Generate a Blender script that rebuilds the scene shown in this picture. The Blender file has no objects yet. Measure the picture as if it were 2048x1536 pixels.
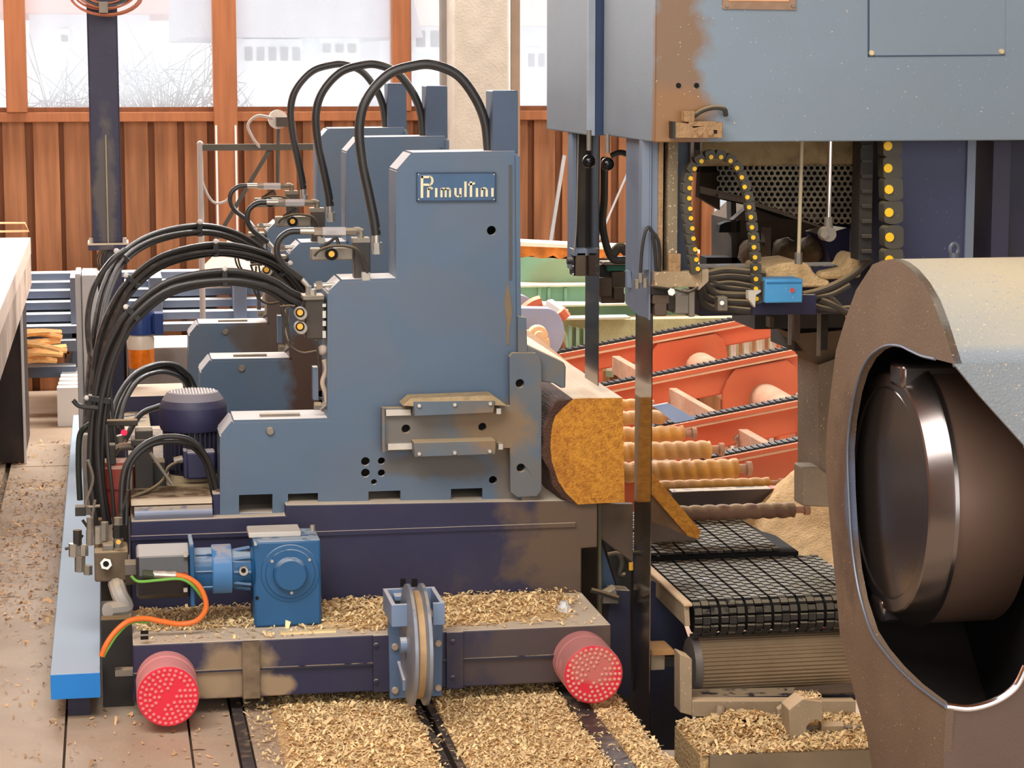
import bpy, math, random
import numpy as np
from mathutils import Vector, Matrix, noise
from mathutils.geometry import tessellate_polygon
random.seed(7); np.random.seed(7)
S = bpy.context.scene; C = S.collection
# ------------------------------------------------------------------ camera
f = 4600.0; H = 2.05
th = math.atan(641/f); ps = math.atan(816*math.cos(th)/f)
Fw = Vector((math.sin(ps)*math.cos(th), math.cos(ps)*math.cos(th), -math.sin(th)))
Rt = Vector((math.cos(ps), -math.sin(ps), 0)); Up = Rt.cross(Fw)
CAM = Vector((0, 0, H))
cd = bpy.data.cameras.new('camera'); co = bpy.data.objects.new('camera', cd); C.objects.link(co)
cd.sensor_width = 36; cd.lens = f*36/2048; cd.clip_end = 300
co.matrix_world = Matrix(((Rt.x, Up.x, -Fw.x, 0), (Rt.y, Up.y, -Fw.y, 0), (Rt.z, Up.z, -Fw.z, H), (0, 0, 0, 1)))
S.camera = co
# ------------------------------------------------------------------ light and exposure
S.view_settings.view_transform = 'Standard'; S.view_settings.look = 'None'
S.view_settings.gamma = 1; S.view_settings.use_curve_mapping = False
S.view_settings.exposure = -0.18
w = bpy.data.worlds.new('sky'); S.world = w; w.use_nodes = True
bg = w.node_tree.nodes['Background']; bg.inputs[0].default_value = (0.96, 0.98, 1.0, 1); bg.inputs[1].default_value = 1.75
def area(name, loc, target, sx, sy, power, col):
    l = bpy.data.lights.new(name, 'AREA'); l.shape = 'RECTANGLE'; l.size = sx; l.size_y = sy; l.energy = power; l.color = col
    o = bpy.data.objects.new(name, l); C.objects.link(o); o.location = loc
    o.rotation_euler = (Vector(target)-Vector(loc)).to_track_quat('-Z', 'Y').to_euler(); return o
area('window_band_light', (1.0, 13.9, 4.3), (0.6, 8.0, 0.4), 9, 1.6, 1000, (1, .98, .96))
area('roof_skylight_right', (4.4, 8.6, 5.2), (3.1, 11.4, 0.3), 3, 3, 270, (1, .95, .88))
area('roof_skylight_front', (-0.8, 3.9, 4.6), (0.7, 7.6, 0.7), 4, 2.5, 300, (1, .985, .96))  # added overhead fill, strong on the front objects and fading rearwards
area('hall_door_light', (1.5, -3.0, 2.4), (1.5, 8.0, 1.0), 8, 4, 190, (.98, .99, 1))  # added broad frontal fill from behind the camera
# ------------------------------------------------------------------ pixel of the photograph + a real plane -> point in the hall
def ray(px, py): return Rt*(px-1024)+Up*(768-py)+Fw*f
def P(px, py, Y): r = ray(px, py); return CAM+r*(Y/r.y)
def PZ(px, py, Z): r = ray(px, py); return CAM+r*((Z-H)/r.z)
def PX(px, py, X): r = ray(px, py); return CAM+r*(X/r.x)
def m_px(n, Y): return n*Y/f     # pixels -> metres at depth Y
# ------------------------------------------------------------------ materials
def lin(c): return tuple((v/255/12.92 if v/255 <= .04045 else ((v/255+.055)/1.055)**2.4) for v in c)+(1,)
_M = {}
def mat(name, col, rough=.6, metal=0, var=.12, vs=6, dust=0, dcol=(214, 190, 150), bump=0, bs=60, grime=0, gcol=(110, 92, 72), gs=3,
        stains=(), stretch=None, spec=.4, island=0, speck=0, alpha=None, trans=0, objrand=0, smoothdust=0, dscale=22):
    if name in _M: return _M[name]
    m = bpy.data.materials.new(name); m.use_nodes = True; t = m.node_tree; N = t.nodes; L = t.links
    b = N['Principled BSDF']; b.inputs['Roughness'].default_value = rough; b.inputs['Metallic'].default_value = metal
    b.inputs['Specular IOR Level'].default_value = spec
    geo = N.new('ShaderNodeNewGeometry'); pos = geo.outputs['Position']
    if stretch:
        mp = N.new('ShaderNodeMapping'); mp.inputs['Scale'].default_value = stretch; L.new(pos, mp.inputs[0])
        if objrand:
            oi = N.new('ShaderNodeObjectInfo'); mu = N.new('ShaderNodeMath'); mu.operation = 'MULTIPLY'; mu.inputs[1].default_value = 37
            L.new(oi.outputs['Random'], mu.inputs[0]); L.new(mu.outputs[0], mp.inputs['Location'])
        pn = mp.outputs[0]
    else: pn = pos
    def nz(scale, src=pn, det=4, dist=0):
        n = N.new('ShaderNodeTexNoise'); n.inputs['Scale'].default_value = scale; n.inputs['Detail'].default_value = det
        n.inputs['Distortion'].default_value = dist; L.new(src, n.inputs['Vector']); return n.outputs['Fac']
    def mr(src, a, b_, c=0, d=1):
        n = N.new('ShaderNodeMapRange'); n.inputs[1].default_value = a; n.inputs[2].default_value = b_
        n.inputs[3].default_value = c; n.inputs[4].default_value = d; L.new(src, n.inputs[0]); return n.outputs[0]
    def mul(a, b_):
        n = N.new('ShaderNodeMath'); n.operation = 'MULTIPLY'; L.new(a, n.inputs[0])
        if isinstance(b_, (int, float)): n.inputs[1].default_value = b_
        else: L.new(b_, n.inputs[1])
        return n.outputs[0]
    def mix(fac, a, b_):
        n = N.new('ShaderNodeMix'); n.data_type = 'RGBA'; L.new(fac, n.inputs[0])
        for i, v in ((6, a), (7, b_)):
            if isinstance(v, tuple): n.inputs[i].default_value = v
            else: L.new(v, n.inputs[i])
        return n.outputs[2]
    base = lin(col)
    lo = tuple(v*(1-var) for v in base[:3])+(1,); hi = tuple(min(1, v*(1+var)) for v in base[:3])+(1,)
    c = mix(mr(nz(vs), .3, .7), lo, hi)
    if island or objrand:
        src = geo.outputs['Random Per Island'] if island else N.new('ShaderNodeObjectInfo').outputs['Random']
        k = island or objrand
        hs = N.new('ShaderNodeHueSaturation'); L.new(c, hs.inputs['Color']); L.new(mr(src, 0, 1, 1-k, 1+k), hs.inputs['Value']); c = hs.outputs[0]
    fmask = None
    if grime:
        g = mul(mr(nz(gs, pos, 6, .6), .45, .62), grime); c = mix(g, c, lin(gcol)); fmask = g
    for (cen, rad, sc, st) in stains:
        vm = N.new('ShaderNodeVectorMath'); vm.operation = 'SUBTRACT'; L.new(pos, vm.inputs[0]); vm.inputs[1].default_value = cen
        vd = N.new('ShaderNodeVectorMath'); vd.operation = 'DIVIDE'; L.new(vm.outputs[0], vd.inputs[0]); vd.inputs[1].default_value = rad
        vl = N.new('ShaderNodeVectorMath'); vl.operation = 'LENGTH'; L.new(vd.outputs[0], vl.inputs[0])
        ad = N.new('ShaderNodeMath'); ad.operation = 'ADD'; L.new(vl.outputs['Value'], ad.inputs[0]); L.new(mr(nz(9, pos, 8), .3, .7, -.35, .35), ad.inputs[1])
        s = mul(mr(ad.outputs[0], .7, 1.15, 1, 0), st); c = mix(s, c, lin(sc))
    if speck:
        c = mix(mr(nz(140, pos, 2), 1-speck, 1-speck+.03), c, lin((225, 200, 160)))
    if dust:
        sx = N.new('ShaderNodeSeparateXYZ'); L.new(geo.outputs['Normal' if smoothdust else 'True Normal'], sx.inputs[0])
        d = mul(mr(sx.outputs[2], .35, .85), mul(mr(nz(dscale, pos, 6), .62-dust*.5, .72-dust*.5), min(1, dust*1.1)))
        c = mix(d, c, lin(dcol))
        L.new(mr(d, 0, 1, rough, .95), b.inputs['Roughness'])
        if metal: L.new(mr(d, 0, 1, metal, 0), b.inputs['Metallic'])
    L.new(c, b.inputs['Base Color'])
    if bump:
        bn = N.new('ShaderNodeBump'); bn.inputs['Strength'].default_value = bump; bn.inputs['Distance'].default_value = .01
        L.new(nz(bs, pn, 5), bn.inputs['Height']); L.new(bn.outputs[0], b.inputs['Normal'])
    if trans: b.inputs['Transmission Weight'].default_value = trans
    if alpha is not None: b.inputs['Alpha'].default_value = alpha
    _M[name] = m; return m
def emis(name, col, s):
    if name in _M: return _M[name]
    m = mat(name, col); b = m.node_tree.nodes['Principled BSDF']; b.inputs['Emission Color'].default_value = lin(col); b.inputs['Emission Strength'].default_value = s
    return m
# ------------------------------------------------------------------ mesh helpers
WO = {}
class MB:
    def __init__(s): s.v = []; s.f = []; s.m = []
    def add(s, vs, fs, mi=0):
        n = len(s.v); s.v += [tuple(v) for v in vs]; s.f += [tuple(i+n for i in q) for q in fs]; s.m += [mi]*len(fs); return s
    def box(s, x0, x1, y0, y1, z0, z1, mi=0):
        if x0 > x1: x0, x1 = x1, x0
        if y0 > y1: y0, y1 = y1, y0
        if z0 > z1: z0, z1 = z1, z0
        return s.add([(x0,y0,z0),(x1,y0,z0),(x1,y1,z0),(x0,y1,z0),(x0,y0,z1),(x1,y0,z1),(x1,y1,z1),(x0,y1,z1)],
                     [(0,3,2,1),(4,5,6,7),(0,1,5,4),(1,2,6,5),(2,3,7,6),(3,0,4,7)], mi)
    def pbox(s, x0, y0, x1, y1, Y, d, mi=0):     # box whose front face shows at those pixels, d deep
        a = P(x0, y0, Y); b = P(x1, y1, Y); return s.box(a.x, b.x, Y, Y+d, b.z, a.z, mi)
    def prism(s, pts, holes, fa, fb, mi=0, side=None):
        loops = [pts]+list(holes)
        flat = [p for l in loops for p in l]; n = len(flat)
        tr = tessellate_polygon([[Vector((p[0], p[1], 0)) for p in l] for l in loops])
        s.add([fa(*p) for p in flat]+[fb(*p) for p in flat], [tuple(t) for t in tr]+[tuple(i+n for i in reversed(t)) for t in tr], mi)
        base = len(s.v)-2*n; k = 0; si = mi if side is None else side
        for l in loops:
            for i in range(len(l)):
                j = (i+1) % len(l); s.f.append((base+k+i, base+k+j, base+k+j+n, base+k+i+n)); s.m.append(si)
            k += len(l)
        return s
    def py(s, pts, y0, y1, holes=(), mi=0): return s.prism(pts, holes, lambda a, b: (a, y0, b), lambda a, b: (a, y1, b), mi)
    def px(s, pts, x0, x1, holes=(), mi=0): return s.prism(pts, holes, lambda a, b: (x0, a, b), lambda a, b: (x1, a, b), mi)
    def pz(s, pts, z0, z1, holes=(), mi=0): return s.prism(pts, holes, lambda a, b: (a, b, z0), lambda a, b: (a, b, z1), mi)
    def plate(s, pix, Y, d, circ=(), holes=(), mi=0):
        q = lambda p: (P(p[0], p[1], Y).x, P(p[0], p[1], Y).z)
        hs = [[q(p) for p in h] for h in holes]
        for (cx, cy, r) in circ:
            c = q((cx, cy)); r = m_px(r, Y); hs.append([(c[0]+r*math.cos(a*math.pi/8), c[1]+r*math.sin(a*math.pi/8)) for a in range(16)])
        return s.py([q(p) for p in pix], Y, Y+d, hs, mi)
    def tube(s, pts, r, seg=10, sub=6, mi=0, caps=True):
        pts = [Vector(p) for p in pts]
        if sub > 1 and len(pts) > 2:
            q = []; e = [pts[0]*2-pts[1]]+pts+[pts[-1]*2-pts[-2]]
            for i in range(1, len(e)-2):
                a, b, c, d = e[i-1:i+3]
                for k in range(sub):
                    t = k/sub; q.append(.5*((2*b)+(c-a)*t+(2*a-5*b+4*c-d)*t*t+(3*b-a-3*c+d)*t**3))
            q.append(pts[-1]); pts = q
        n = len(pts); vs = []; fs = []; up = None
        for i, p in enumerate(pts):
            tg = (pts[min(i+1, n-1)]-pts[max(i-1, 0)]).normalized()
            if up is None: up = tg.orthogonal().normalized()
            up = (up-tg*up.dot(tg)).normalized(); sd = tg.cross(up)
            rr = r[i] if isinstance(r, list) else r
            vs += [p+(up*math.cos(a)+sd*math.sin(a))*rr for a in [2*math.pi*k/seg for k in range(seg)]]
        for i in range(n-1):
            for k in range(seg):
                j = (k+1) % seg; fs.append((i*seg+k, i*seg+j, (i+1)*seg+j, (i+1)*seg+k))
        if caps: fs += [tuple(reversed(range(seg))), tuple(range((n-1)*seg, n*seg))]
        return s.add(vs, fs, mi)
    def cyl(s, a, b, r, seg=16, mi=0): return s.tube([a, b], r, seg, 1, mi)
    def lathe(s, o, ax, prof, seg=32, mi=0, arc=None):   # prof: (distance along the axis, radius)
        o = Vector(o); ax = Vector(ax).normalized(); u = ax.orthogonal().normalized(); v = ax.cross(u); vs = []; fs = []
        for (t, r) in prof: vs += [o+ax*t+(u*math.cos(2*math.pi*k/seg)+v*math.sin(2*math.pi*k/seg))*max(r, 1e-5) for k in range(seg)]
        for i in range(len(prof)-1):
            for k in range(seg):
                j = (k+1) % seg; fs.append((i*seg+k, i*seg+j, (i+1)*seg+j, (i+1)*seg+k))
        fs += [tuple(reversed(range(seg))), tuple(range((len(prof)-1)*seg, len(prof)*seg))]
        return s.add(vs, fs, mi)
    def hexbolt(s, p, ax, r, h, mi=0): return s.lathe(p, ax, [(0, r), (h, r), (h*1.1, r*.8)], 6, mi)
    def ball(s, c, r, seg=12, mi=0):
        return s.lathe(c, (0, 0, 1), [(-r*math.cos(math.pi*i/8), r*math.sin(math.pi*i/8)) for i in range(9)], seg, mi)
    def build(s, name, m, parent=None, bevel=0, kind=None, angle=35, label=None):
        me = bpy.data.meshes.new(name); vs = np.array(s.v, dtype=float)
        c = (vs.min(0)+vs.max(0))/2; c[2] = vs[:, 2].min()
        me.from_pydata((vs-c).tolist(), [], s.f); 
        for mm in (m if isinstance(m, (list, tuple)) else [m]): me.materials.append(mm)
        if isinstance(m, (list, tuple)): me.polygons.foreach_set('material_index', s.m)
        me.update()
        import bmesh
        bm = bmesh.new(); bm.from_mesh(me); bmesh.ops.recalc_face_normals(bm, faces=bm.faces); bm.to_mesh(me); bm.free()
        me.shade_smooth(); me.set_sharp_from_angle(angle=math.radians(angle))
        o = bpy.data.objects.new(name, me); C.objects.link(o); c = Vector(c); WO[o.name] = c
        if parent is not None: o.parent = parent; o.location = c-WO[parent.name]
        else: o.location = c
        if bevel:
            b = o.modifiers.new('bevel', 'BEVEL'); b.width = bevel; b.segments = 2; b.limit_method = 'ANGLE'; b.angle_limit = math.radians(40); b.harden_normals = False
        if kind: o['kind'] = kind
        if label: o['label'] = label
        return o
def thing(name, label, cat, loc, group=None):
    o = bpy.data.objects.new(name, None); C.objects.link(o); o.location = loc; o.empty_display_size = .1
    o['label'] = label; o['category'] = cat; WO[o.name] = Vector(loc)
    if group: o['group'] = group
    return o
def tag(o, label, cat, group=None, kind=None):
    o['label'] = label; o['category'] = cat
    if group: o['group'] = group
    if kind: o['kind'] = kind
    return o
def copy_tree(o, shift, parent=None):
    c = o.copy(); C.objects.link(c); c.parent = parent
    if parent is None: c.location = o.location+Vector(shift); WO[c.name] = WO[o.name]+Vector(shift)
    else: WO[c.name] = WO[o.name]+Vector(shift)
    for ch in list(o.children): copy_tree(ch, shift, c)
    return c
def reuse(name, src, loc, parent=None, rot=None, scale=None):   # another object on the same mesh, at a world place
    o = bpy.data.objects.new(name, src.data); C.objects.link(o); loc = Vector(loc); WO[o.name] = loc
    if parent is not None: o.parent = parent; o.location = loc-WO[parent.name]
    else: o.location = loc
    if rot: o.rotation_euler = rot
    if scale: o.scale = scale
    return o
# ------------------------------------------------------------------ palette
blue = mat('blue_grey_paint', (88, 107, 127), .45, var=.06, vs=2.5, dust=.75, dcol=(240, 232, 224), bump=.04, bs=300, grime=.2, gcol=(112, 106, 98),
           stains=[(P(1000, 860, 7.67), (.16, .4, .12), (130, 110, 85), .85), (P(880, 930, 7.67), (.22, .4, .05), (98, 92, 84), .85), (P(1018, 960, 7.67), (.05, .4, .12), (122, 104, 78), .7),
                   (P(620, 760, 9.3), (.1, .3, .35), (82, 58, 42), .95), (P(560, 670, 10.6), (.12, .3, .3), (92, 74, 60), .9), (P(500, 680, 10.6), (.1, .3, .1), (90, 76, 62), .8)])
bluearm = mat('arm_paint', (94, 108, 120), .5, var=.1, vs=5, dust=.8, dcol=(200, 176, 138), grime=.6, gcol=(124, 108, 84), gs=4, stains=[(P(1000, 855, 7.6), (.12, .4, .1), (138, 114, 84), .95)])
navy = mat('navy_paint', (42, 41, 70), .5, var=.12, vs=3, dust=.8, dcol=(222, 205, 180), grime=.25, gcol=(80, 72, 72), gs=2, bump=.05,
           stains=[(P(1200, 1080, 7.6), (.3, .6, .35), (104, 84, 64), .92), (P(1150, 1330, 7.1), (.35, .6, .3), (88, 72, 62), .7), (P(470, 1345, 7.15), (.115, .04, .11), (156, 132, 100), .85), (P(540, 1372, 7.15), (.09, .04, .04), (160, 136, 104), .9), (P(420, 1370, 7.15), (.06, .04, .05), (160, 136, 104), .8)])
navydark = mat('dark_navy_paint', (40, 40, 60), .55, var=.15, vs=4, dust=.5, grime=.4, gcol=(60, 52, 46))
housing = mat('housing_paint', (120, 134, 144), .38, var=.06, vs=1.5, bump=.07, bs=220, dust=.3, grime=.2, gcol=(118, 120, 124), gs=2,
              stains=[(P(1350, 130, 6.8), (.09, .06, .5), (124, 92, 60), .93), (P(1345, 250, 6.8), (.12, .06, .12), (140, 100, 60), .95)], speck=0.265)
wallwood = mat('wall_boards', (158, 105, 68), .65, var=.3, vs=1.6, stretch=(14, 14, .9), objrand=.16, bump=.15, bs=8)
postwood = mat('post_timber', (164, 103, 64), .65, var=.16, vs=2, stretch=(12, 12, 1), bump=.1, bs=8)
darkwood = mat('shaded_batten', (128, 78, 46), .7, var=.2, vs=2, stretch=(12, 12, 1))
concrete = mat('concrete', (196, 188, 174), .9, var=.1, vs=8, bump=.3, bs=60)
floorm = mat('deck_plate', (190, 168, 144), .6, var=.12, vs=3, grime=.45, gcol=(160, 132, 106), gs=1.6, speck=.33, bump=.1, bs=40)
pitm = mat('dusty_pit_floor', (120, 104, 86), .9, var=.2)
brightfloor = mat('sunny_concrete', (225, 205, 185), .9, var=.08, vs=2)  # sunlight on the right-hand floor is put into its colour
sawdust = mat('sawdust', (226, 190, 138), .95, var=.14, vs=30, bump=.8, bs=120)
chipm = mat('wood_chips', (250, 216, 160), .8, var=.1, vs=40, island=.35)
chipbed = mat('chip_bed', (214, 178, 126), .95, var=.35, vs=90, bump=1, bs=90)
rubber = mat('black_rubber', (44, 42, 40), .38, var=.1, vs=20, spec=.5, dust=.25, dcol=(120, 108, 92))
rubberd = mat('dusty_rubber', (62, 56, 48), .7, var=.2, vs=20, dust=.8, dcol=(176, 152, 112))
steel = mat('zinc_steel', (196, 190, 178), .35, .75, var=.1, vs=30, dust=.3)
dullsteel = mat('dull_steel', (134, 126, 114), .5, .4, var=.2, vs=12, dust=.5, grime=.4)
chrome = mat('chrome', (225, 225, 228), .12, 1)
bandsteel = mat('saw_band_steel', (120, 112, 106), .13, .95, var=.08, vs=3, stretch=(1, 1, 12))
brownsteel = mat('dusty_brown_plate', (146, 118, 98), .8, var=.1, vs=4, bump=.25, bs=160, dust=.6, dcol=(214, 190, 150), speck=.32)
darkm = mat('dark_machine', (46, 42, 38), .7, var=.3, vs=6, dust=.8, dcol=(150, 126, 92), grime=.5, gcol=(84, 68, 50))
holem = mat('dark_hole', (14, 13, 13), .9)
black = mat('black_block', (40, 38, 35), .5, var=.2, dust=.6, dcol=(170, 155, 130), grime=.3)
amber = mat('amber_cap', (236, 176, 60), .4)
white = mat('white_paint', (232, 232, 230), .6, var=.04)
greylt = mat('light_grey_enclosure', (176, 172, 168), .55, var=.04, dust=.8, dcol=(240, 238, 232))
redp = mat('red_paint', (208, 98, 62), .6, var=.14, vs=2.5, dust=.8, dcol=(235, 180, 150), grime=.35, gcol=(218, 134, 92), gs=1.5)
pinkdust = mat('dusty_red_tube', (182, 144, 118), .9, var=.14, vs=9, bump=.4, bs=60, grime=.4, gcol=(190, 124, 92), gs=5)
greenp = mat('green_paint', (142, 186, 158), .7, var=.16, vs=3, dust=.9, dcol=(226, 220, 190), grime=.5, gcol=(150, 146, 104), gs=3)
gearblue = mat('gear_blue', (34, 88, 132), .42, var=.08, vs=8, dust=.6, dcol=(190, 200, 205))
beamblue = mat('bright_blue_beam', (120, 156, 186), .45, var=.06, vs=3, dust=.9, dcol=(184, 200, 214), stains=[(PZ(180, 1190, .15), (.07, .35, .1), (70, 84, 96), .7)])
motornavy = mat('motor_navy', (44, 43, 72), .5, var=.08, dust=.8, dcol=(186, 178, 178))
# ================================================================== THE SETTING
YW = 14.7
X_edge = PZ(1350, 1536, 0).x
xs_floor = [PZ(-300, 1536, 0).x, PZ(32, 850, 0).x, PZ(127, 1536, 0).x, PZ(388, 1536, 0).x, PZ(483, 1536, 0).x, PZ(512, 1536, 0).x, PZ(592, 1536, 0).x,
            PZ(885, 1536, 0).x, PZ(932, 1536, 0).x, PZ(1222, 1536, 0).x, PZ(1272, 1536, 0).x, X_edge]
fl = MB().box(-4, X_edge, -4, YW, -.2, -.03).build('floor', pitm, kind='structure')
for i in range(len(xs_floor)-1):
    a, b = xs_floor[i]+.004, xs_floor[i+1]-.004
    if i == 1: a += .02
    yy = [-4, 3, 6.2, 9.4, 11.9, YW] if b-a > .2 else [-4, YW]
    for j in range(len(yy)-1):
        rail = i in (4, 7, 9)
        if rail:
            if i == 7:
                q = MB().box(a, a+.02, yy[j], yy[j+1], -.03, .004); q.box(b-.022, b, yy[j], yy[j+1], -.03, .006)
            else: q = MB().box(a, b, yy[j], yy[j+1], -.03, .008)
            q.build('rail', mat('dark_rail', (84, 76, 74), .5, .3, var=.1, dust=.2), fl)
        else: MB().box(a, b, yy[j]+.003, yy[j+1]-.003, -.03, random.uniform(-.003, .002)).build('floor_plate', floorm, fl)
pf = MB().box(X_edge, 9, -4, YW, -.62, -.5).build('floor', brightfloor, kind='structure')
MB().box(X_edge-.02, X_edge, -4, YW, -.5, -.03).build('trim_pit', navydark, kind='structure')
MB().box(-4.2, -4, -4, YW+.2, -.2, 5.5).build('wall_left', wallwood, kind='structure')
MB().box(9, 9.2, -4, YW+.2, -.6, 5.5).build('wall_right', concrete, kind='structure')
# back wall of upright boards with battens behind the joints
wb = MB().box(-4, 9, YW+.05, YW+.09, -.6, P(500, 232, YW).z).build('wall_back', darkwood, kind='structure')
zt = P(300, 243, YW).z; bw = m_px(58.5, YW); x = P(8, 400, YW).x-bw*3
x0 = x; k = 0
while x < 6.2:
    wd = bw-m_px(random.choice([9, 12, 15, 13]), YW)
    MB().box(x, x+wd, YW+.015, YW+.045, -.55, zt).build('board', wallwood, wb, bevel=.004)
    x += bw
zs0, zs1 = P(300, 243, YW).z, P(300, 224, YW).z
MB().box(-4, 9, YW-.05, YW+.1, zs0, zs1).build('trim_sill', postwood, kind='structure', bevel=.004)
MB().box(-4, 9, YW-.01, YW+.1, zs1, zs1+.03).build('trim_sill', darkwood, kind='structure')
posts = [(10, 52), (425, 472), (783, 820), (1340, 1385), (-420, -375), (1800, 1850), (2200, 2250)]
for a, b in posts:
    MB().box(P(a, 100, YW).x, P(b, 100, YW).x, YW-.07, YW+.1, 0 if a in (425, 1340) else zs1, 3.6).build('trim_post', postwood, kind='structure', bevel=.006)
for a in (431, 470):      # daylight slits beside the post painted as narrow white laths
    MB().box(P(a, 300, YW-.08).x, P(a+4, 300, YW-.08).x, YW-.085, YW-.072, P(a, 510, YW).z, P(a, 250, YW).z).build('trim_slit', white, kind='structure')
def glassy(name):
    m = bpy.data.materials.new(name); m.use_nodes = True; N = m.node_tree.nodes; L = m.node_tree.links; N.clear()
    o = N.new('ShaderNodeOutputMaterial'); a = N.new('ShaderNodeBsdfTransparent'); b = N.new('ShaderNodeBsdfTranslucent'); x = N.new('ShaderNodeMixShader')
    b.inputs[0].default_value = (1, 1, 1, 1); n = N.new('ShaderNodeTexNoise'); n.inputs['Scale'].default_value = 3
    mr = N.new('ShaderNodeMapRange'); mr.inputs[1].default_value = .3; mr.inputs[2].default_value = .7; mr.inputs[3].default_value = .2; mr.inputs[4].default_value = .32
    L.new(n.outputs[0], mr.inputs[0]); L.new(mr.outputs[0], x.inputs[0]); L.new(a.outputs[0], x.inputs[1]); L.new(b.outputs[0], x.inputs[2]); L.new(x.outputs[0], o.inputs[0]); return m
gl = glassy('dusty_pane')
ex = sorted(posts); 
for i in range(len(ex)-1):
    MB().box(P(ex[i][1], 100, YW).x, P(ex[i+1][0], 100, YW).x, YW+.02, YW+.026, zs1+.03, 3.6).build('window_%d' % (i+1), gl, kind='structure')
MB().box(-4, 9, YW-.1, YW+.12, 3.6, 3.8).build('trim_head', postwood, kind='structure')
MB().box(-4.2, 9.2, YW-.1, YW+.15, 3.8, 5.5).build('wall_back_upper', wallwood, kind='structure')
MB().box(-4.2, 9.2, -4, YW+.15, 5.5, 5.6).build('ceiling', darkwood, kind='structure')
# concrete pillar and pipes in front of the wall
pl = MB(); a = P(903, 300, 14.3); b = P(1012, 300, 14.3); pl.box(a.x, b.x, 14.2, 14.5, 0, 4)
tag(pl.build('concrete_pillar', concrete, bevel=.012), 'pale concrete pillar behind the tallest hose arch', 'pillar', kind='structure')
pl = MB(); pl.box(P(884, 300, 14.5).x, P(902, 300, 14.5).x, 14.5, 14.6, zs1, 4); pl.build('trim_pillar', mat('grey_frame', (150, 144, 136), .7), kind='structure')
dp = thing('drain_pipe', 'brown square drainpipe with white conduit right of the concrete pillar', 'pipe', (P(1030, 300, 14.4).x, 14.45, 0))
MB().box(P(1022, 300, 14.4).x, P(1040, 300, 14.4).x, 14.4, 14.48, 0, 4).build('pipe_body', mat('brown_pipe', (150, 128, 108), .6), dp)
MB().cyl(P(1017, 300, 14.3).xy.to_3d()+Vector((0, 0, .9)), P(1017, 300, 14.3).xy.to_3d()+Vector((0, 0, 4)), .012).build('conduit', white, dp)
# ------------------------------------------------------------------ outside
og = MB().box(-40, 60, YW+.3, 80, -.3, -.25).build('ground', mat('snowy_yard', (236, 238, 240), .9), kind='structure')
plaster = mat('white_plaster', (238, 244, 250), .9, var=.02)
def house(name, label, pxl, pxr, Y, ztop, wins, roofcol, D=8):
    a = P(pxl, 100, Y).x; b = P(pxr, 100, Y).x
    t = thing(name, label, 'house', ((a+b)/2, Y, -.25))
    MB().box(a, b, Y, Y+D, -.25, ztop).build('wall', plaster, t)
    r = MB(); r.add([(a-.8, Y-1, ztop-.1), (b+.8, Y-1, ztop-.1), (b+.8, Y+D/2, ztop+2.6), (a-.8, Y+D/2, ztop+2.6), (a-.8, Y+D+1, ztop-.1), (b+.8, Y+D+1, ztop-.1)], [(0, 1, 2, 3), (3, 2, 5, 4), (0, 3, 4), (1, 5, 2), (0, 4, 5, 1)])
    rf = r.build('roof', mat('roof_'+name, roofcol, .8, var=.1, vs=30), t)
    for (x0, y0, x1, y1) in wins:
        wf = MB(); A = P(x0, y0, Y-.05); B = P(x1, y1, Y-.05); wf.box(A.x, B.x, Y-.08, Y, B.z, A.z)
        o = wf.build('window', mat('white_frame', (244, 244, 246), .7), t)
        n = max(1, round((x1-x0)/26)); wd = (B.x-A.x)/n
        for k in range(n):
            MB().box(A.x+wd*(k+.2), A.x+wd*(k+.82), Y-.1, Y-.07, B.z+.12, A.z-.12).build('pane', mat('grey_pane', (150, 148, 152), .3), o)
    return t
house('white_house', 'white plastered house seen through the middle window', 482, 720, 34, P(600, 62, 34).z, [(484, 78, 604, 138), (640, 72, 716, 122)], (176, 168, 174))
house('low_house', 'white house with a pale red roof behind the leftmost window', 60, 300, 46, P(100, 18, 46).z, [(118, 58, 140, 96)], (216, 160, 150), 6)
house('far_house', 'white house with grey shutters seen right of the middle timber post', 760, 1400, 46, P(900, 30, 40).z, [(826, 50, 884, 106), (1052, 95, 1092, 146)], (214, 190, 180))
def bush(name, label, cx, Y, zc, rx, rz, n):
    t = thing(name, label, 'tree', (cx, Y, -.25)); q = MB()
    q.tube([(cx, Y, -.25), (cx, Y, zc)], .07, 6, 1)
    for i in range(n):
        a = random.uniform(0, 6.28); e = random.uniform(-.4, 1.3); d = Vector((math.cos(a)*math.cos(e)*rx, math.sin(a)*math.cos(e)*rx, math.sin(e)*rz))
        p = Vector((cx, Y, zc))+d*random.uniform(0, .4)
        p2 = p+d*.6+Vector((random.uniform(-.2, .2), 0, random.uniform(-.1, .3)))
        q.tube([p, p2], [.012, .004], 3, 1, caps=False)
        q.tube([p2, p2+Vector((random.uniform(-.5, .5), random.uniform(-.3, .3), random.uniform(-.1, .5)))], [.008, .003], 3, 1, caps=False)
    q.build('branches', mat('bare_twigs', (168, 170, 172), .9), t)
bush('bare_shrub', 'bare twiggy shrub outside, right of the dark steel column', P(330, 180, 26).x, 26, 1.0, 1.1, 1.0, 420)
bush('bare_shrub', 'bare twiggy shrub outside, left of the dark steel column', P(130, 160, 24).x, 24, .8, .6, 1.0, 160)
# ------------------------------------------------------------------ leaning laths at the wall
for (a, b, r, lb) in (((1098, 500), (1128, 312), .016, 'grey steel flat leaning on the wall left of the saw housings'), ((1212, 445), (1258, 338), .009, 'thin pale lath leaning on the boards between the two saw guides')):
    A = P(*a, 14.3); B = P(*b, 14.6); A2 = A+(A-B)*((A.z-.02)/(B.z-A.z))
    o = MB().tube([A2, B], r, 4, 1).build('leaning_lath', mat('grey_lath', (170, 168, 166), .6), None); tag(o, lb, 'lath')
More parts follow.
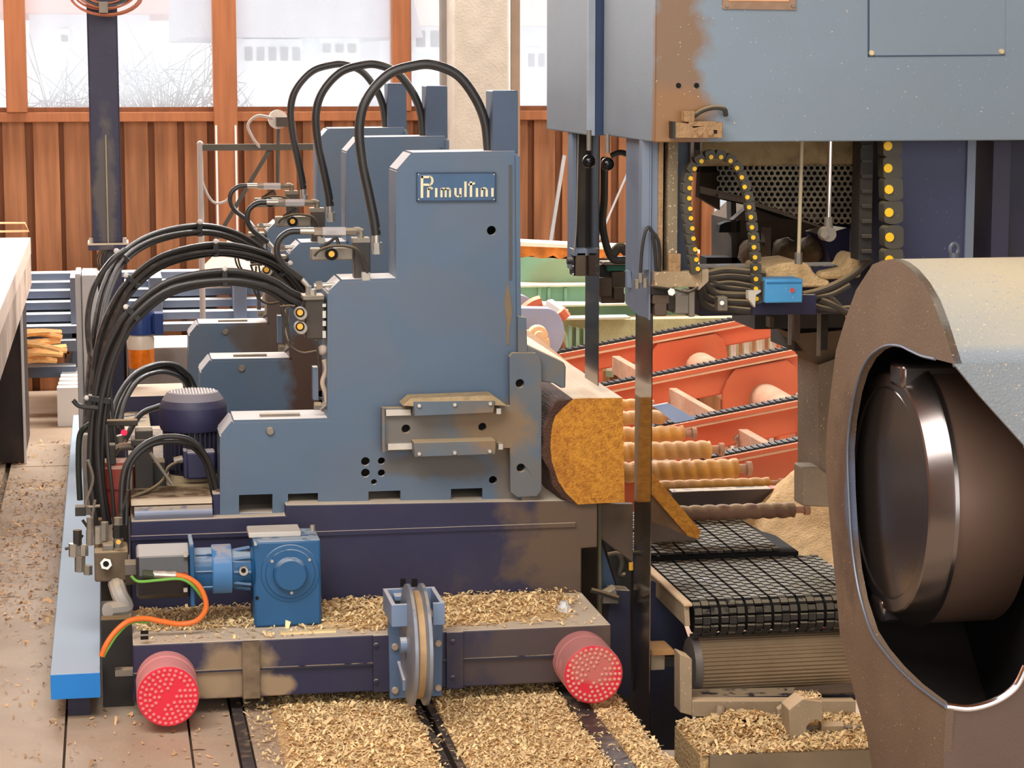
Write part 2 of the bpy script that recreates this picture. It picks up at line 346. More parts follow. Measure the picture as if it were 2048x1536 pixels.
# ------------------------------------------------------------------ rack of blue grey beams along the back
rk = thing('slab_conveyor', 'blue grey steel rack with snow-white sawdust on its bars, below the board wall', 'conveyor', (P(300, 600, 13.9).x, 14, 0))
rackm = mat('rack_blue', (92, 104, 124), .6, var=.12, vs=4, dust=.95, dcol=(236, 240, 242), grime=.2, gcol=(120, 112, 100))
for i, py in enumerate((548, 566, 583, 606, 630, 654, 683, 735)):
    Y = 14.25-.12*i if i < 6 else 13.6; d = .16
    A = P(20, py, Y); B = P(152 if i > 5 else 560, py, Y)
    q = MB().box(A.x, B.x, Y, Y+d, A.z-.045-(.02 if i > 5 else 0), A.z); 
    q.build('bar', rackm, rk, bevel=.003)
    if i < 6: MB().box(A.x, P(430 if i < 4 else 152, py, Y).x, Y+.07, Y+.08, A.z-.09, A.z-.01).build('web_plate', rackm, rk)
for xx in (140, 300, 470):
    MB().box(P(xx, 600, 13.6).x, P(xx+26, 600, 13.6).x, 13.72, 14.2, 0, P(xx, 556, 13.7).z).build('post', rackm, rk, bevel=.004)
fb = mat('split_slab', (236, 182, 118), .8, var=.25, vs=4, stretch=(2, 20, 20), objrand=.2)
for i in range(11):
    zz = random.choice([P(90, 676, 13.3).z, P(90, 716, 13.3).z, P(90, 700, 13.3).z, P(90, 726, 13.3).z]); x0 = P(20, 700, 13.3).x; 
    a = Vector((x0+random.uniform(0, .05), 13.2+random.uniform(0, .3), zz+random.uniform(0, .05))); b = Vector((P(134, 700, 13.3).x-random.uniform(0, .1), 13.25+random.uniform(0, .3), zz+random.uniform(-.01, .05)))
    o = MB().tube([a, (a+b)/2+Vector((0, 0, .01)), b], [.02, .026, .024, .022, .02, .018, .016][:7], 5, 3).build('split_slab', fb)
    tag(o, 'splintered pale wood slab piled in the blue grey rack', 'slab', 'splintered slabs piled in the rack')
# stepped white chain guard and small motor
sg = thing('stepped_guard', 'white stepped cover left of the grey electrical cabinet', 'guard', (P(145, 760, 13).x, 12.6, 0))
for i in range(9):
    Y = 14.0-.1*i; A = P(140-2.4*i, 712+8*i, Y)
    MB().box(A.x-.02, P(166, 700, Y).x, Y, Y+.1, 0, A.z).build('step', white, sg)
# ------------------------------------------------------------------ left feed table
ft = thing('feed_table', 'pale dusty feed table with side boards at the left edge of the hall', 'table', (PZ(0, 650, 0).x-.3, 12.4, 0))
zt_ = P(57, 475, 13.6).z; xr = P(57, 475, 13.6).x; zb = P(57, 500, 13.6).z
tm = mat('worn_table', (226, 206, 190), .7, var=.06, vs=3, stretch=(8, 1, 8), speck=.3)
MB().box(xr-2.2, xr, 8.2, 13.6, zt_-.01, zt_).build('table_top', tm, ft)
for j in range(27):
    Y = 8.2+.2*j; MB().px([(Y+.003, zt_), (Y+.197, zt_), (Y+.197, zb-.02), (Y+.003, zb-.02)], xr, xr+.012).build('side_board', tm, ft)
q = MB(); q.box(xr-2.2, xr+.01, 8.2, 13.6, zb-.2, zt_-.012); q.build('apron', mat('pale_apron', (206, 186, 170), .7, grime=.5), ft)
q = MB(); a = P(48, 600, 12.6); q.box(a.x-1.2, a.x, 12.0, 12.9, 0, zb-.2); q.build('leg', mat('table_leg', (58, 50, 48), .6, var=.3, dust=.3, grime=.5, gcol=(88, 60, 44)), ft, bevel=.006)
q = MB(); q.box(a.x, a.x+.012, 11.98, 12.0, 0, zb-.2); q.build('leg_edge', white, ft)
q = MB().tube([P(0, 446, 13.4), P(50, 446, 13.4), P(58, 462, 13.4), P(-5, 463, 13.4)], .006, 6, 1); q.build('guard_rail', mat('peach_rail', (236, 176, 130), .6), ft)
# ------------------------------------------------------------------ dark steel column with cable coil
YC = 11.3
cl = thing('steel_column', 'tall dark navy steel column with a bolted flange, standing before the board wall', 'column', (P(215, 700, YC).x, YC, 0))
a = P(180, 300, YC); b = P(241, 300, YC); zf = P(215, 487, YC).z
cm = mat('column_paint', (48, 46, 66), .5, var=.2, vs=5, dust=.5, speck=.27, stains=[(P(212, 400, YC), (.05, .3, .35), (104, 96, 84), .6)])
MB().box(a.x, b.x, YC, YC+.16, zf, 4.6).build('upper_shaft', cm, cl, bevel=.008)
MB().box(a.x-.02, b.x+.025, YC-.03, YC+.19, zf-.03, zf-.005).build('flange', cm, cl, bevel=.003)
MB().box(a.x-.022, b.x+.028, YC-.032, YC+.19, zf-.005, zf+.003).build('flange', mat('flange_dust', (206, 190, 170), .8), cl)
MB().cyl((P(212, 300, YC).x, YC-.004, zf), (P(212, 300, YC).x, YC-.004, P(212, 270, YC).z), .003, 6).build('weld_seam', mat('seam', (176, 160, 130), .7), cl)
for k in (a.x-.005, b.x+.008):
    MB().hexbolt((k, YC+.0, zf), (0, 0, 1), .011, .025).build('bolt', steel, cl)
a2 = P(205, 600, YC); b2 = P(245, 600, YC)
MB().box(a2.x, b2.x, YC+.02, YC+.14, 0, zf-.03).build('lower_shaft', cm, cl, bevel=.006)
MB().box(P(178, 700, YC).x, P(252, 700, YC).x, YC+.15, YC+.17, 0, P(200, 560, YC).z).build('backing_panel', navydark, cl)
ccm = mat('copper_brown_cable', (176, 104, 72), .5); cb = thing('cable_coil', 'coil of copper and black cables hanging on the dark steel column', 'cable', P(208, 10, YC-.1))
for i in range(9):
    c = P(208+random.uniform(-6, 6), -16+random.uniform(-6, 6), YC-.06-.008*i); r = m_px(random.uniform(36, 66), YC)
    MB().tube([c+Vector((r*math.cos(t*math.pi/8)*1.05, random.uniform(-.004, .004), r*.62*math.sin(t*math.pi/8))) for t in range(17)], .005, 6, 2).build('cable', ccm if i % 3 else rubber, cb)
MB().box(P(198, 20, YC-.15).x, P(216, 20, YC-.15).x, YC-.15, YC, P(0, 26, YC).z, P(0, 4, YC).z).build('clip', dullsteel, cb)
o = MB()
for i in range(4): o.tube([P(205+i*3, 492, YC-.02), P(192+i*5, 520, YC-.04), P(200+i*3, 545, YC-.02), P(206+i, 600, YC)], .004, 6)
tag(o.build('thin_cables', rubberd), 'thin dark cables dangling under the column flange', 'cable')
# grey enclosure
cb = thing('electrical_cabinet', 'narrow light grey electrical cabinet standing at the foot of the dark column', 'cabinet', (P(175, 900, 10.9).x, 11, 0))
zt2 = P(180, 550, 10.9).z
MB().box(P(164, 600, 10.9).x, P(196, 600, 10.9).x, 10.9, 11.28, .04, zt2).build('body', greylt, cb, bevel=.006)
MB().box(P(151, 600, 10.9).x, P(163, 600, 10.9).x, 10.92, 11.27, .1, zt2+.005).build('door', greylt, cb, bevel=.006)
MB().cyl(P(188, 660, 10.9), P(188, 660, 10.88), .012, 12).build('lock', black, cb)
# small gearmotor and amber reservoir
om = thing('oil_reservoir', 'amber oil reservoir topped by a small blue motor behind the hoses', 'reservoir', P(283, 735, 10.9))
c = P(283, 735, 10.9); r = m_px(26, 10.9)
MB().lathe(c, (0, 0, 1), [(0, r*.95), (.01, r), (.09, r)], 24).build('amber_glass', mat('amber_glass', (214, 110, 20), .15, spec=.6, var=.2, vs=30), om)
MB().lathe(c+Vector((0, 0, .09)), (0, 0, 1), [(0, r*1.02), (.05, r*1.02), (.07, r*.85)], 24).build('clear_top', mat('smoky_plastic', (200, 186, 168), .3), om)
MB().lathe(c+Vector((0, 0, .16)), (0, 0, 1), [(0, r*1.05), (.1, r*1.05), (.125, r*.8)], 24).build('motor_body', mat('small_motor_blue', (26, 52, 110), .45), om)
for k in range(14):
    a = k*2*math.pi/14; d = Vector((math.cos(a), math.sin(a), 0)); MB().tube([c+d*r*1.05+Vector((0, 0, .17)), c+d*r*1.05+Vector((0, 0, .25))], .004, 4, 1).build('fin', mat('small_motor_blue', (26, 52, 110)), om)
MB().box(c.x+r, c.x+r*1.7, 10.85, 10.95, c.z+.16, c.z+.26).build('terminal_box', mat('small_motor_blue', (26, 52, 110)), om, bevel=.004)
cbk = MB().box(P(255, 700, 11.4).x, P(400, 700, 11.4).x, 11.4, 11.9, 0, P(300, 695, 11.4).z).build('machine_plinth', mat('dirty_concrete', (160, 150, 142), .8, dust=.95, dcol=(240, 238, 232), grime=.5), None, bevel=.01)
tag(cbk, 'grimy concrete plinth with a white dusty top behind the vertical motor', 'plinth')
# ------------------------------------------------------------------ pipe stand with a sensor
sd = thing('pipe_stand', 'grey pipe stand with diagonal brace and a sensor head in front of the board wall', 'stand', (P(404, 640, 12.6).x, 12.6, 0))
pm = mat('grey_pipe', (176, 168, 164), .5, var=.1, dust=.4); pd = mat('dark_bar', (78, 74, 66), .6, dust=.7, dcol=(190, 176, 150))
q = P(405, 640, 12.6); MB().cyl((q.x, 12.6, 0), P(400, 288, 12.6), .016, 12).build('upright', pm, sd)
MB().ball(P(400, 288, 12.6), .018).build('cap', pm, sd)
a = P(402, 290, 12.6); b = P(640, 300, 12.6); MB().box(a.x, b.x, 12.59, 12.61, P(0, 304, 12.6).z, P(0, 291, 12.6).z).build('crossbar', pd, sd)
MB().tube([P(540, 298, 12.62), P(420, 500, 12.62)], .016, 4, 1).build('brace', pd, sd)
MB().cyl(P(555, 375, 12.6), P(557, 235, 12.6), .011, 10).build('sensor_post', pd, sd)
MB().lathe(P(556, 239, 12.56), (0, 1, 0), [(0, m_px(19, 12.6)), (.03, m_px(19, 12.6))], 20).build('sensor_disc', mat('dusty_white', (214, 206, 196), .8, speck=.35), sd)
MB().pbox(553, 234, 578, 253, 12.5, .06).build('sensor_head', black, sd, bevel=.003)
MB().tube([P(545, 236, 12.55), P(515, 232, 12.55), P(496, 250, 12.55), P(505, 275, 12.55), P(520, 296, 12.6)], .008, 8).build('flex_hose', pm, sd)
MB().tube([P(402, 310, 12.6), P(404, 360, 12.6), P(425, 403, 12.6), P(452, 402, 12.6), P(466, 380, 12.6)], .007, 8).build('drooping_hose', pm, sd)
# pale cone-shaped sawdust heap on the rack
cH = P(468, 548, 14.1); o = MB(); o.lathe(cH, (0, 0, 1), [(0, m_px(78, 14)), (m_px(30, 14), m_px(48, 14)), (m_px(72, 14), m_px(8, 14))], 14)
tag(o.build('dust_hood', mat('peach_hood', (240, 206, 176), .8, var=.08), None, angle=20), 'pale peach cone-shaped hood on the blue grey rack, behind the hose arches', 'hood')
# ================================================================== THE LOG CARRIAGE
Y0 = 7.67; S2 = 1.633; S3 = 2.93
def Q(px, py, dy=0): return P(px, py, Y0+dy)
zd = Q(571, 1009).z
cr = thing('carriage_frame', 'navy sawmill carriage frame on the deck rails carrying the blue headblocks', 'carriage', (Q(700, 1200).x, 8.4, 0))
def cross_beam(dy):
    q = MB(); pts = [(262, 1043), (420, 1037), (571, 1031), (571, 1010), (1195, 1000), (1195, 1095), (1163, 1097), (1163, 1215), (262, 1222)]
    A = [(Q(p[0], p[1], -.05).x, Q(p[0], p[1], -.05).z) for p in pts]
    q.py(A, Y0-.05+dy, Y0+.36+dy); return q
cbm = cross_beam(0).build('cross_beam', navy, cr, bevel=.004)
reuse('cross_beam', cbm.data and cbm, WO[cbm.name]+Vector((0, S2, 0)), cr); reuse('cross_beam', cbm, WO[cbm.name]+Vector((0, S3, 0)), cr)
q = MB()
for (xa, ya, xb, yb) in ((571, 1066, 1150, 1045), (262, 1073, 500, 1066)):
    a = Q(xa, ya, -.05); b = Q(xb, yb, -.05); q.box(a.x, b.x, Y0-.06, Y0-.045, a.z-.012, a.z+.002)
q.build('ledge_strip', navy, cr)
a = Q(262, 1001, -.02); b = Q(425, 1040, -.02); MB().box(a.x, b.x, Y0+.02, Y0+1.5, b.z+.02, a.z-.0).build('deck_plate', mat('dirty_deck', (112, 90, 66), .6, var=.4, vs=8, dust=.3, grime=.8, gcol=(60, 50, 42), gs=6), cr, bevel=.003)
MB().box(a.x, b.x, Y0-.01, Y0+.02, a.z-.02, a.z-.002).build('deck_lip', mat('cream_dust', (214, 194, 166), .8), cr)
MB().cyl((a.x+.01, Y0-.01, a.z-.05), (b.x+.0, Y0-.01, a.z-.05), .026, 14).build('side_roller', mat('grey_roller', (120, 124, 140), .4, .3, dust=.5), cr)
# box girders along the carriage
for (xa, xb) in ((262, 330), (1010, 1140)):
    A = Q(xa, 1100); B = Q(xb, 1100); MB().box(A.x, B.x, Y0+.36, Y0+S3, .2, zd-.1).build('side_girder', navydark, cr)
# end beam with the ledge
YE = 7.15; e0 = P(265, 1290, YE); e1 = P(1222, 1246, YE); zl = e0.z; zb_ = P(300, 1404, YE).z
MB().box(e0.x, e1.x, YE, Y0-.05, zb_, zl).build('end_beam', navy, cr, bevel=.005)
MB().box(e0.x+.002, e1.x, YE-.012, YE+.0, (zl+zb_)/2-.003, (zl+zb_)/2+.003).build('weld_seam', navydark, cr)
q = MB(); q.box(P(462, 0, YE).x, P(499, 0, YE).x, YE-.022, YE, zb_, zl-.002); q.build('wear_bar', mat('dirty_bar', (118, 100, 78), .8, var=.4, vs=14, grime=.6, gcol=(70, 60, 50), gs=12), cr, bevel=.003)
for (xa, xb) in ((734, 776), (886, 922)):
    MB().box(P(xa, 0, YE).x, P(xb, 0, YE).x, YE-.014, YE, zb_, zl).build('mount_plate', navy, cr, bevel=.002)
for (bx, by) in ((752, 1290), (752, 1362), (905, 1283), (905, 1355)):
    MB().hexbolt(P(bx, by, YE-.014), (0, -1, 0), .008, .008).build('bolt', navy, cr)
for by in (1262, 1273): MB().pbox(281, by, 297, by+6, YE-.004, .004).build('hole', holem, cr)
a = P(1128, 1212, 7.35); MB().lathe((a.x, 7.35, zl), (0, 0, 1), [(0, .022), (.02, .022), (.02, .014), (.035, .014)], 6).build('bolt', white, cr)
MB().box(e0.x+.05, e0.x+.09, YE+.02, YE+.1, 0.008, zb_).build('wheel', dullsteel, cr); MB().box(e1.x-.2, e1.x-.16, YE+.15, YE+.3, 0.008, zb_).build('wheel', dullsteel, cr)
# rubber buffers
redrub = mat('red_rubber', (226, 40, 62), .5, var=.08, dust=0, stains=[(P(1190, 1330, 6.95), (.07, .2, .06), (196, 122, 110), .75)]); pinkrub = mat('dusty_pink_rubber', (226, 150, 148), .75, var=.06, vs=10, stains=[(P(1180, 1300, 7.0), (.15, .2, .12), (176, 116, 110), .7)])
for n, (cx, cy) in enumerate(((336, 1393), (1187, 1349))):
    c = P(cx, cy, 6.96); r = m_px(63, 6.96)
    b = MB().lathe((c.x, YE, c.z), (0, -1, 0), [(0, r), (.06, r), (.064, r*.97), (.072, r*.97), (.076, r), (.188, r), (.19, r*.985)], 44).build('buffer', pinkrub, cr)
    MB().lathe((c.x, YE-.189, c.z), (0, -1, 0), [(0, r*.99), (.004, r*.985), (.006, r*.96)], 44).build('buffer_face', redrub, b)
    q = MB()
    for ring, cnt in ((.88, 30), (.73, 25), (.58, 19), (.43, 14), (.28, 8)):
        for k in range(cnt):
            if ring < .6 and abs(math.sin(2*math.pi*k/cnt-.9)) < .35: continue
            aa = 2*math.pi*k/cnt; q.lathe((c.x+r*ring*math.cos(aa), YE-.194, c.z+r*ring*math.sin(aa)), (0, -1, 0), [(0, .0062), (.004, .005), (.006, .002)], 7)
    q.build('studs', mat('pale_stud', (240, 130, 130), .6) if n == 0 else mat('dusty_stud', (226, 160, 140), .7), b, kind='stuff')
# ------------------------------------------------------------------ headblocks
hb = thing('headblock', 'front blue headblock bearing the lettered nameplate, nearest of three', 'headblock', (Q(740, 1009).x, Y0+.1, zd), 'headblocks on the carriage')
TH = .2
body = [(798, 343), (826, 311), (1030, 308), (1037, 640), (1037, 1001), (571, 1009), (571, 1031), (446, 1036), (446, 873), (468, 846), (661, 842), (661, 587), (684, 565), (798, 562)]
circ = [(731, 923, 9), (731, 946, 9), (763, 922, 7.5), (763, 946, 7.5), (748, 964, 6), (983, 461, 9.5), (986, 960, 8.5)]
slots = [[(478, 990), (545, 988), (545, 1026), (478, 1027)], [(571.5, 988), (636, 986), (636, 1006), (571.5, 1007)], [(737, 983), (801, 981), (801, 1003), (737, 1004)], [(902, 978), (965, 976), (965, 998), (902, 1000)]]
slots[1] = [(576, 988), (636, 986), (636, 1005), (576, 1006)]
q = MB().plate(body, Y0, .016, circ, slots); q.build('front_plate', blue, hb)
q = MB()
inner = [(x, y) for x, y in body]
A = [(Q(p[0], p[1]).x, Q(p[0], p[1]).z) for p in body]
n = len(A)
for i in range(n):          # the flanges that give the frame its depth
    if i == 4: continue
    a, b = A[i], A[(i+1) % n]; dx, dz = b[0]-a[0], b[1]-a[1]; l = math.hypot(dx, dz); nx, nz_ = dz/l*.01, -dx/l*.01
    q.py([(a[0], a[1]), (b[0], b[1]), (b[0]-nx, b[1]-nz_), (a[0]-nx, a[1]-nz_)], Y0+.001, Y0+TH)
q.build('flange', blue, hb)
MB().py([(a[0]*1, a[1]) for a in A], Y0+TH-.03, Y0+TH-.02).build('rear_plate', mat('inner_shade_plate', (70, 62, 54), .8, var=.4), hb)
q = MB(); q.plate([(985, 181), (1036, 181), (1036, 309), (985, 309)], Y0+.03, .14); q.build('post', mat('post_blue', (70, 86, 108), .45, var=.08, grime=.3, gcol=(76, 72, 74)), hb, bevel=.004)
q = MB(); q.plate([(1018, 330), (1024, 330), (1024, 560), (1018, 560)], Y0-.003, .003); q.build('drip_stain', mat('brown_streak', (92, 92, 90), .9), hb)
MB().plate([(1015, 562), (1021, 590), (1025, 625), (1019, 660), (1018, 690), (1013, 690), (1013, 640), (1008, 605)], Y0-.002, .002).build('dust_smear', mat('tan_smear', (128, 112, 90), .9), hb)
MB().plate([(1031, 312), (1040, 312), (1042, 700), (1034, 700)], Y0-.012, .012).build('edge_strip', blue, hb)
MB().plate([(1036, 632), (1053, 636), (1055, 706), (1036, 706)], Y0-.035, .1).build('rail_stub', bluearm, hb, bevel=.003)
# jaw
MB().plate([(1053, 690), (1128, 725), (1132, 734), (1131, 776), (1122, 776), (1106, 766), (1053, 760)], Y0-.03, .09).build('jaw', bluearm, hb, bevel=.004)
arm = [(1026, 706), (1072, 706), (1080, 714), (1083, 730), (1083, 980), (1074, 992), (1034, 994), (1021, 984), (1020, 896), (763, 903), (763, 816), (1020, 812), (1019, 714)]
MB().plate(arm, Y0-.055, .03, [(1040, 767, 9), (1042, 936, 9), (812, 858, 9), (965, 854, 8.5)]).build('sliding_arm', bluearm, hb, bevel=.002)
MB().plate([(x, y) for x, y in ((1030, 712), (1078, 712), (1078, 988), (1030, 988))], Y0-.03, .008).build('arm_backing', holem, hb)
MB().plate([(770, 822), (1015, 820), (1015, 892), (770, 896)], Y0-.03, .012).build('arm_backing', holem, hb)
MB().pbox(764, 815, 770, 905, Y0-.075, .02).build('arm_lip', bluearm, hb)
for (xa, xb, ya, yb) in ((772, 822, 820, 831), (776, 826, 888, 899)):
    MB().pbox(xa, ya, xb, yb, Y0-.075, .02).build('gib_strip', mat('bare_gib', (206, 198, 184), .4, .3), hb, bevel=.001)
for (p, bl) in (([(828, 803), (990, 801), (988, 825), (828, 832)], ((838, 811), (909, 809), (980, 807))), ([(828, 886), (992, 881), (992, 908), (828, 914)], ((838, 907), (909, 905), (979, 902)))):
    g = MB().plate(p, Y0-.13, .11).build('gib_block', bluearm, hb, bevel=.003)
    for b in bl: MB().lathe(P(b[0], b[1], Y0-.13), (0, -1, 0), [(0, .0075), (.006, .0075), (.008, .006)], 12).build('bolt', steel, g)
for (sx, sy) in ((993, 817), (997, 888)): MB().pbox(sx, sy, sx+9, sy+11, Y0-.1, .06).build('stop_block', steel, hb)
MB().plate([(805, 812), (822, 797), (985, 791), (992, 795), (1015, 812), (990, 811), (828, 813)], Y0-.12, .1).build('dust_ridge', mat('dull_sawdust', (178, 156, 120), .95, var=.15, vs=30, bump=.6), hb, bevel=.006)
MB().lathe(P(540, 862, Y0), (0, -1, 0), [(0, .014), (.008, .014), (.011, .011)], 16).build('bolt', dullsteel, hb)
MB().pbox(520, 829, 600, 833, Y0+.06, .03).build('rail_slot', dullsteel, hb)
MB().pbox(425, 988, 446, 1035, Y0+.01, .1).build('side_bracket', navy, hb, bevel=.003)
# nameplate
npl = MB(); npl.plate([(833, 346), (992, 345), (992, 402), (833, 403)], Y0-.008, .008)
nameplate = npl.build('nameplate', mat('nameplate_blue', (62, 92, 124), .4), hb, bevel=.001, label='riveted blue nameplate with cream lettering')
rim = MB()
for pts in ([(833, 345), (992, 344), (992, 346), (833, 347)], [(833, 401), (992, 400), (992, 402), (833, 403)], [(833, 346), (835, 346), (835, 402), (833, 402)], [(990, 346), (992, 346), (992, 402), (990, 402)]):
    rim.plate(pts, Y0-.011, .003)
rim.build('rim', mat('rim_blue', (38, 56, 78), .4), nameplate)
q = MB()
def bar(x0, y0, x1, y1, wd):
    dx, dy = x1-x0, y1-y0; l = math.hypot(dx, dy); nx, ny = -dy/l*wd/2, dx/l*wd/2
    q.plate([(x0+nx, y0+ny), (x1+nx, y1+ny), (x1-nx, y1-ny), (x0-nx, y0-ny)], Y0-.012, .004)
def arc(cx, cy, rx, ry, a0, a1, wd, n=6):
    p = [(cx+rx*math.cos(math.radians(a0+(a1-a0)*i/n)), cy-ry*math.sin(math.radians(a0+(a1-a0)*i/n))) for i in range(n+1)]
    for i in range(n): bar(*p[i], *p[i+1], wd)
W_ = 4.6
bar(844, 352, 844, 396, 5); bar(842, 354, 860, 354, W_); arc(859, 361.5, 6, 8, 90, -90, W_); bar(847, 369.5, 860, 369.5, W_)      # P
bar(856.5, 376, 856.5, 395, W_); arc(861, 380, 4, 4.5, 180, 20, W_, 4)      # r
bar(872.5, 376, 872.5, 394.5, W_)                                             # i (dotless)
for xx in (883, 891.5, 900): bar(xx, 376 if xx == 883 else 379, xx, 394.5, W_-.6)
arc(887.2, 380, 4.2, 3.4, 180, 0, W_-1, 4); arc(895.7, 380, 4.2, 3.4, 180, 0, W_-1, 4)   # m
bar(911, 376, 911, 389, W_); bar(921, 376, 921, 394, W_); arc(916, 389, 5, 4, 180, 360, W_-1, 5)   # u
bar(931, 363, 931, 394, W_); bar(942, 363, 942, 394, W_); bar(936.5, 369.5, 950, 366.5, 4)        # l t
bar(954, 376, 954, 394, W_)
bar(964, 376, 964, 393.5, W_); bar(973.5, 380, 973.5, 393.5, W_); arc(968.7, 380, 4.8, 4, 180, 0, W_-1, 5)    # n
bar(985, 376, 985, 393.5, W_)
q.build('lettering', mat('cream_letter', (228, 216, 178), .5), nameplate)
for (bx, by) in ((837, 349), (988, 349), (837, 399), (988, 399)): MB().lathe(P(bx, by, Y0-.008), (0, -1, 0), [(0, .0034), (.003, .002)], 8).build('rivet', steel, nameplate)
# hydraulic hose arch
yh = .1
hs = MB().tube([Q(752, 470, yh), Q(748, 440, yh), Q(738, 390, yh), Q(724, 320, yh), Q(719, 250, yh), Q(735, 195, yh), Q(778, 148, yh), Q(830, 131, yh), Q(868, 130, yh), Q(915, 150, yh), Q(950, 195, yh), Q(970, 245, yh), Q(977, 305, yh)], m_px(10, Y0), 14).build('arched_hose', rubber, hb)
MB().tube([Q(752, 500, yh), Q(752, 455, yh)], m_px(9, Y0), 12, 1).build('ferrule', steel, hs)
MB().tube([Q(754, 485, yh), Q(755, 508, yh)], m_px(11, Y0), 6, 1).build('hose_nut', steel, hs)
# upper valve
def valve(parts_parent):
    pp = parts_parent
    MB().pbox(708, 484, 741, 558, Y0+.03, .06).build('valve_block', black, pp, bevel=.003)
    MB().pbox(705, 476, 741, 486, Y0+.03, .06).build('valve_cap', dullsteel, pp, bevel=.002)
    MB().pbox(724, 545, 741, 562, Y0+.0, .04).build('sensor_box', mat('pale_grey_box', (184, 178, 166), .6), pp, bevel=.003)
    k = MB(); k.cyl(Q(600, 462, .05), Q(628, 462, .05), m_px(7, Y0)); k.tube([Q(628, 463, .05), Q(646, 463, .05)], m_px(9, Y0), 6, 1); k.build('fitting', steel, pp)
    MB().tube([Q(645, 463, .05), Q(691, 463, .05)], m_px(9.5, Y0), 6, 1).build('check_valve', mat('silver_body', (226, 226, 226), .3, .5), pp)
    k = MB(); k.tube([Q(690, 463, .05), Q(712, 463, .05)], m_px(8, Y0), 6, 1); k.tube([Q(708, 461, .05), Q(722, 462, .05), Q(720, 480, .05)], m_px(7, Y0), 8, 2); k.build('elbow', dullsteel, pp)
    MB().pbox(622, 497, 706, 520, Y0+.02, .05).build('solenoid', dullsteel, pp, bevel=.004)
    MB().lathe(Q(663, 508, .02), (0, -1, 0), [(0, m_px(13, Y0)), (.02, m_px(12, Y0))], 16).build('coil_ring', holem, pp)
    MB().lathe(Q(663, 508, 0), (0, -1, 0), [(0, m_px(6.5, Y0)), (.006, m_px(6, Y0))], 14).build('coil_cap', amber, pp)
    MB().tube([Q(628, 512, -.01), Q(640, 500, -.01), Q(668, 492, -.01), Q(705, 495, -.01), Q(722, 510, -.01), Q(735, 545, .0)], .005, 8).build('valve_cable', rubberd, pp)
    MB().tube([Q(640, 497, 0), Q(660, 484, 0), Q(672, 476, 0), Q(678, 492, 0)], .006, 6).build('valve_cable', rubber, pp)
    MB().tube([Q(602, 462, .05), Q(578, 464, .05), Q(558, 480, .05), Q(554, 505, .05), Q(566, 528, .05), Q(586, 545, .05), Q(604, 558, .05)], m_px(6.5, Y0), 10).build('valve_hose', rubber, pp)
    MB().tube([Q(600, 555, .05), Q(615, 572, .05), Q(624, 590, .05)], m_px(5, Y0), 8).build('hose_end', steel, pp)
    # lower valve stack
    MB().pbox(610, 596, 651, 678, Y0+.03, .1).build('valve_block', black, pp, bevel=.004)
    MB().pbox(606, 592, 649, 600, Y0+.02, .1).build('valve_cap', dullsteel, pp, bevel=.002)
    k = MB(); k.tube([Q(617, 595, .05), Q(617, 572, .05)], m_px(6, Y0), 8, 1); k.tube([Q(626, 594, .05), Q(626, 578, .05)], m_px(7, Y0), 6, 1); k.cyl(Q(628, 572, .05), Q(670, 569, .05), m_px(5, Y0)); k.tube([Q(632, 571, .05), Q(644, 570, .05)], m_px(9, Y0), 6, 1); k.build('fitting', steel, pp)
    for yy in (625, 653):
        MB().lathe(Q(600, yy, .06), (0, -1, 0), [(0, m_px(13, Y0)), (.05, m_px(13, Y0)), (.055, m_px(11, Y0))], 18).build('solenoid', mat('grey_coil', (176, 168, 156), .6), pp)
        MB().lathe(Q(600, yy, .004), (0, -1, 0), [(0, m_px(9, Y0)), (.004, m_px(9, Y0))], 16).build('coil_ring', holem, pp)
        MB().lathe(Q(600, yy, 0), (0, -1, 0), [(0, m_px(6.5, Y0)), (.006, m_px(6, Y0))], 14).build('coil_cap', amber, pp)
    for (yy, h) in ((608, 6), (622, 14), (642, 10), (662, 14)): MB().pbox(645, yy, 652, yy+h, Y0+.02, .03).build('side_plug', steel, pp)
    for pts in ([(562, 612), (570, 640), (568, 665), (580, 692), (604, 706), (634, 702)], [(575, 616), (574, 650), (580, 680), (586, 690)], [(560, 614), (578, 612), (590, 613)], [(632, 680), (636, 710), (638, 735)]):
        MB().tube([Q(a, b, .02) for a, b in pts], .0045, 8).build('valve_cable', rubberd, pp)
    MB().ball(Q(646, 700, .05), m_px(11, Y0)).build('round_plug', mat('dusty_plug', (190, 170, 156), .8), pp)
    MB().tube([Q(648, 720, .05), Q(652, 740, .05), Q(645, 765, .05), Q(652, 790, .05), Q(653, 815, .05)], m_px(5, Y0), 8).build('pipe', mat('beige_pipe', (190, 172, 150), .7), pp)
    k = MB(); k.tube([Q(628, 812, .05), Q(642, 812, .05)], m_px(9, Y0), 6, 1); k.tube([Q(640, 818, .05), Q(654, 808, .05)], m_px(8, Y0), 8, 1); k.build('base_elbow', dullsteel, pp)
    MB().pbox(626, 735, 637, 800, Y0+.06, .05).build('cover_strip', blue, pp)
valve(hb)
h2 = copy_tree(hb, (0, S2, 0)); h3 = copy_tree(hb, (0, S3, 0))
for h, lb in ((h2, 'middle blue headblock, second behind the lettered one'), (h3, 'rearmost blue headblock, closest to the board wall')):
    h['label'] = lb
    for ch in list(h.children):      # only the front frame carries a nameplate
        if ch.name.startswith('nameplate'):
            for g in list(ch.children): bpy.data.objects.remove(g)
            bpy.data.objects.remove(ch)
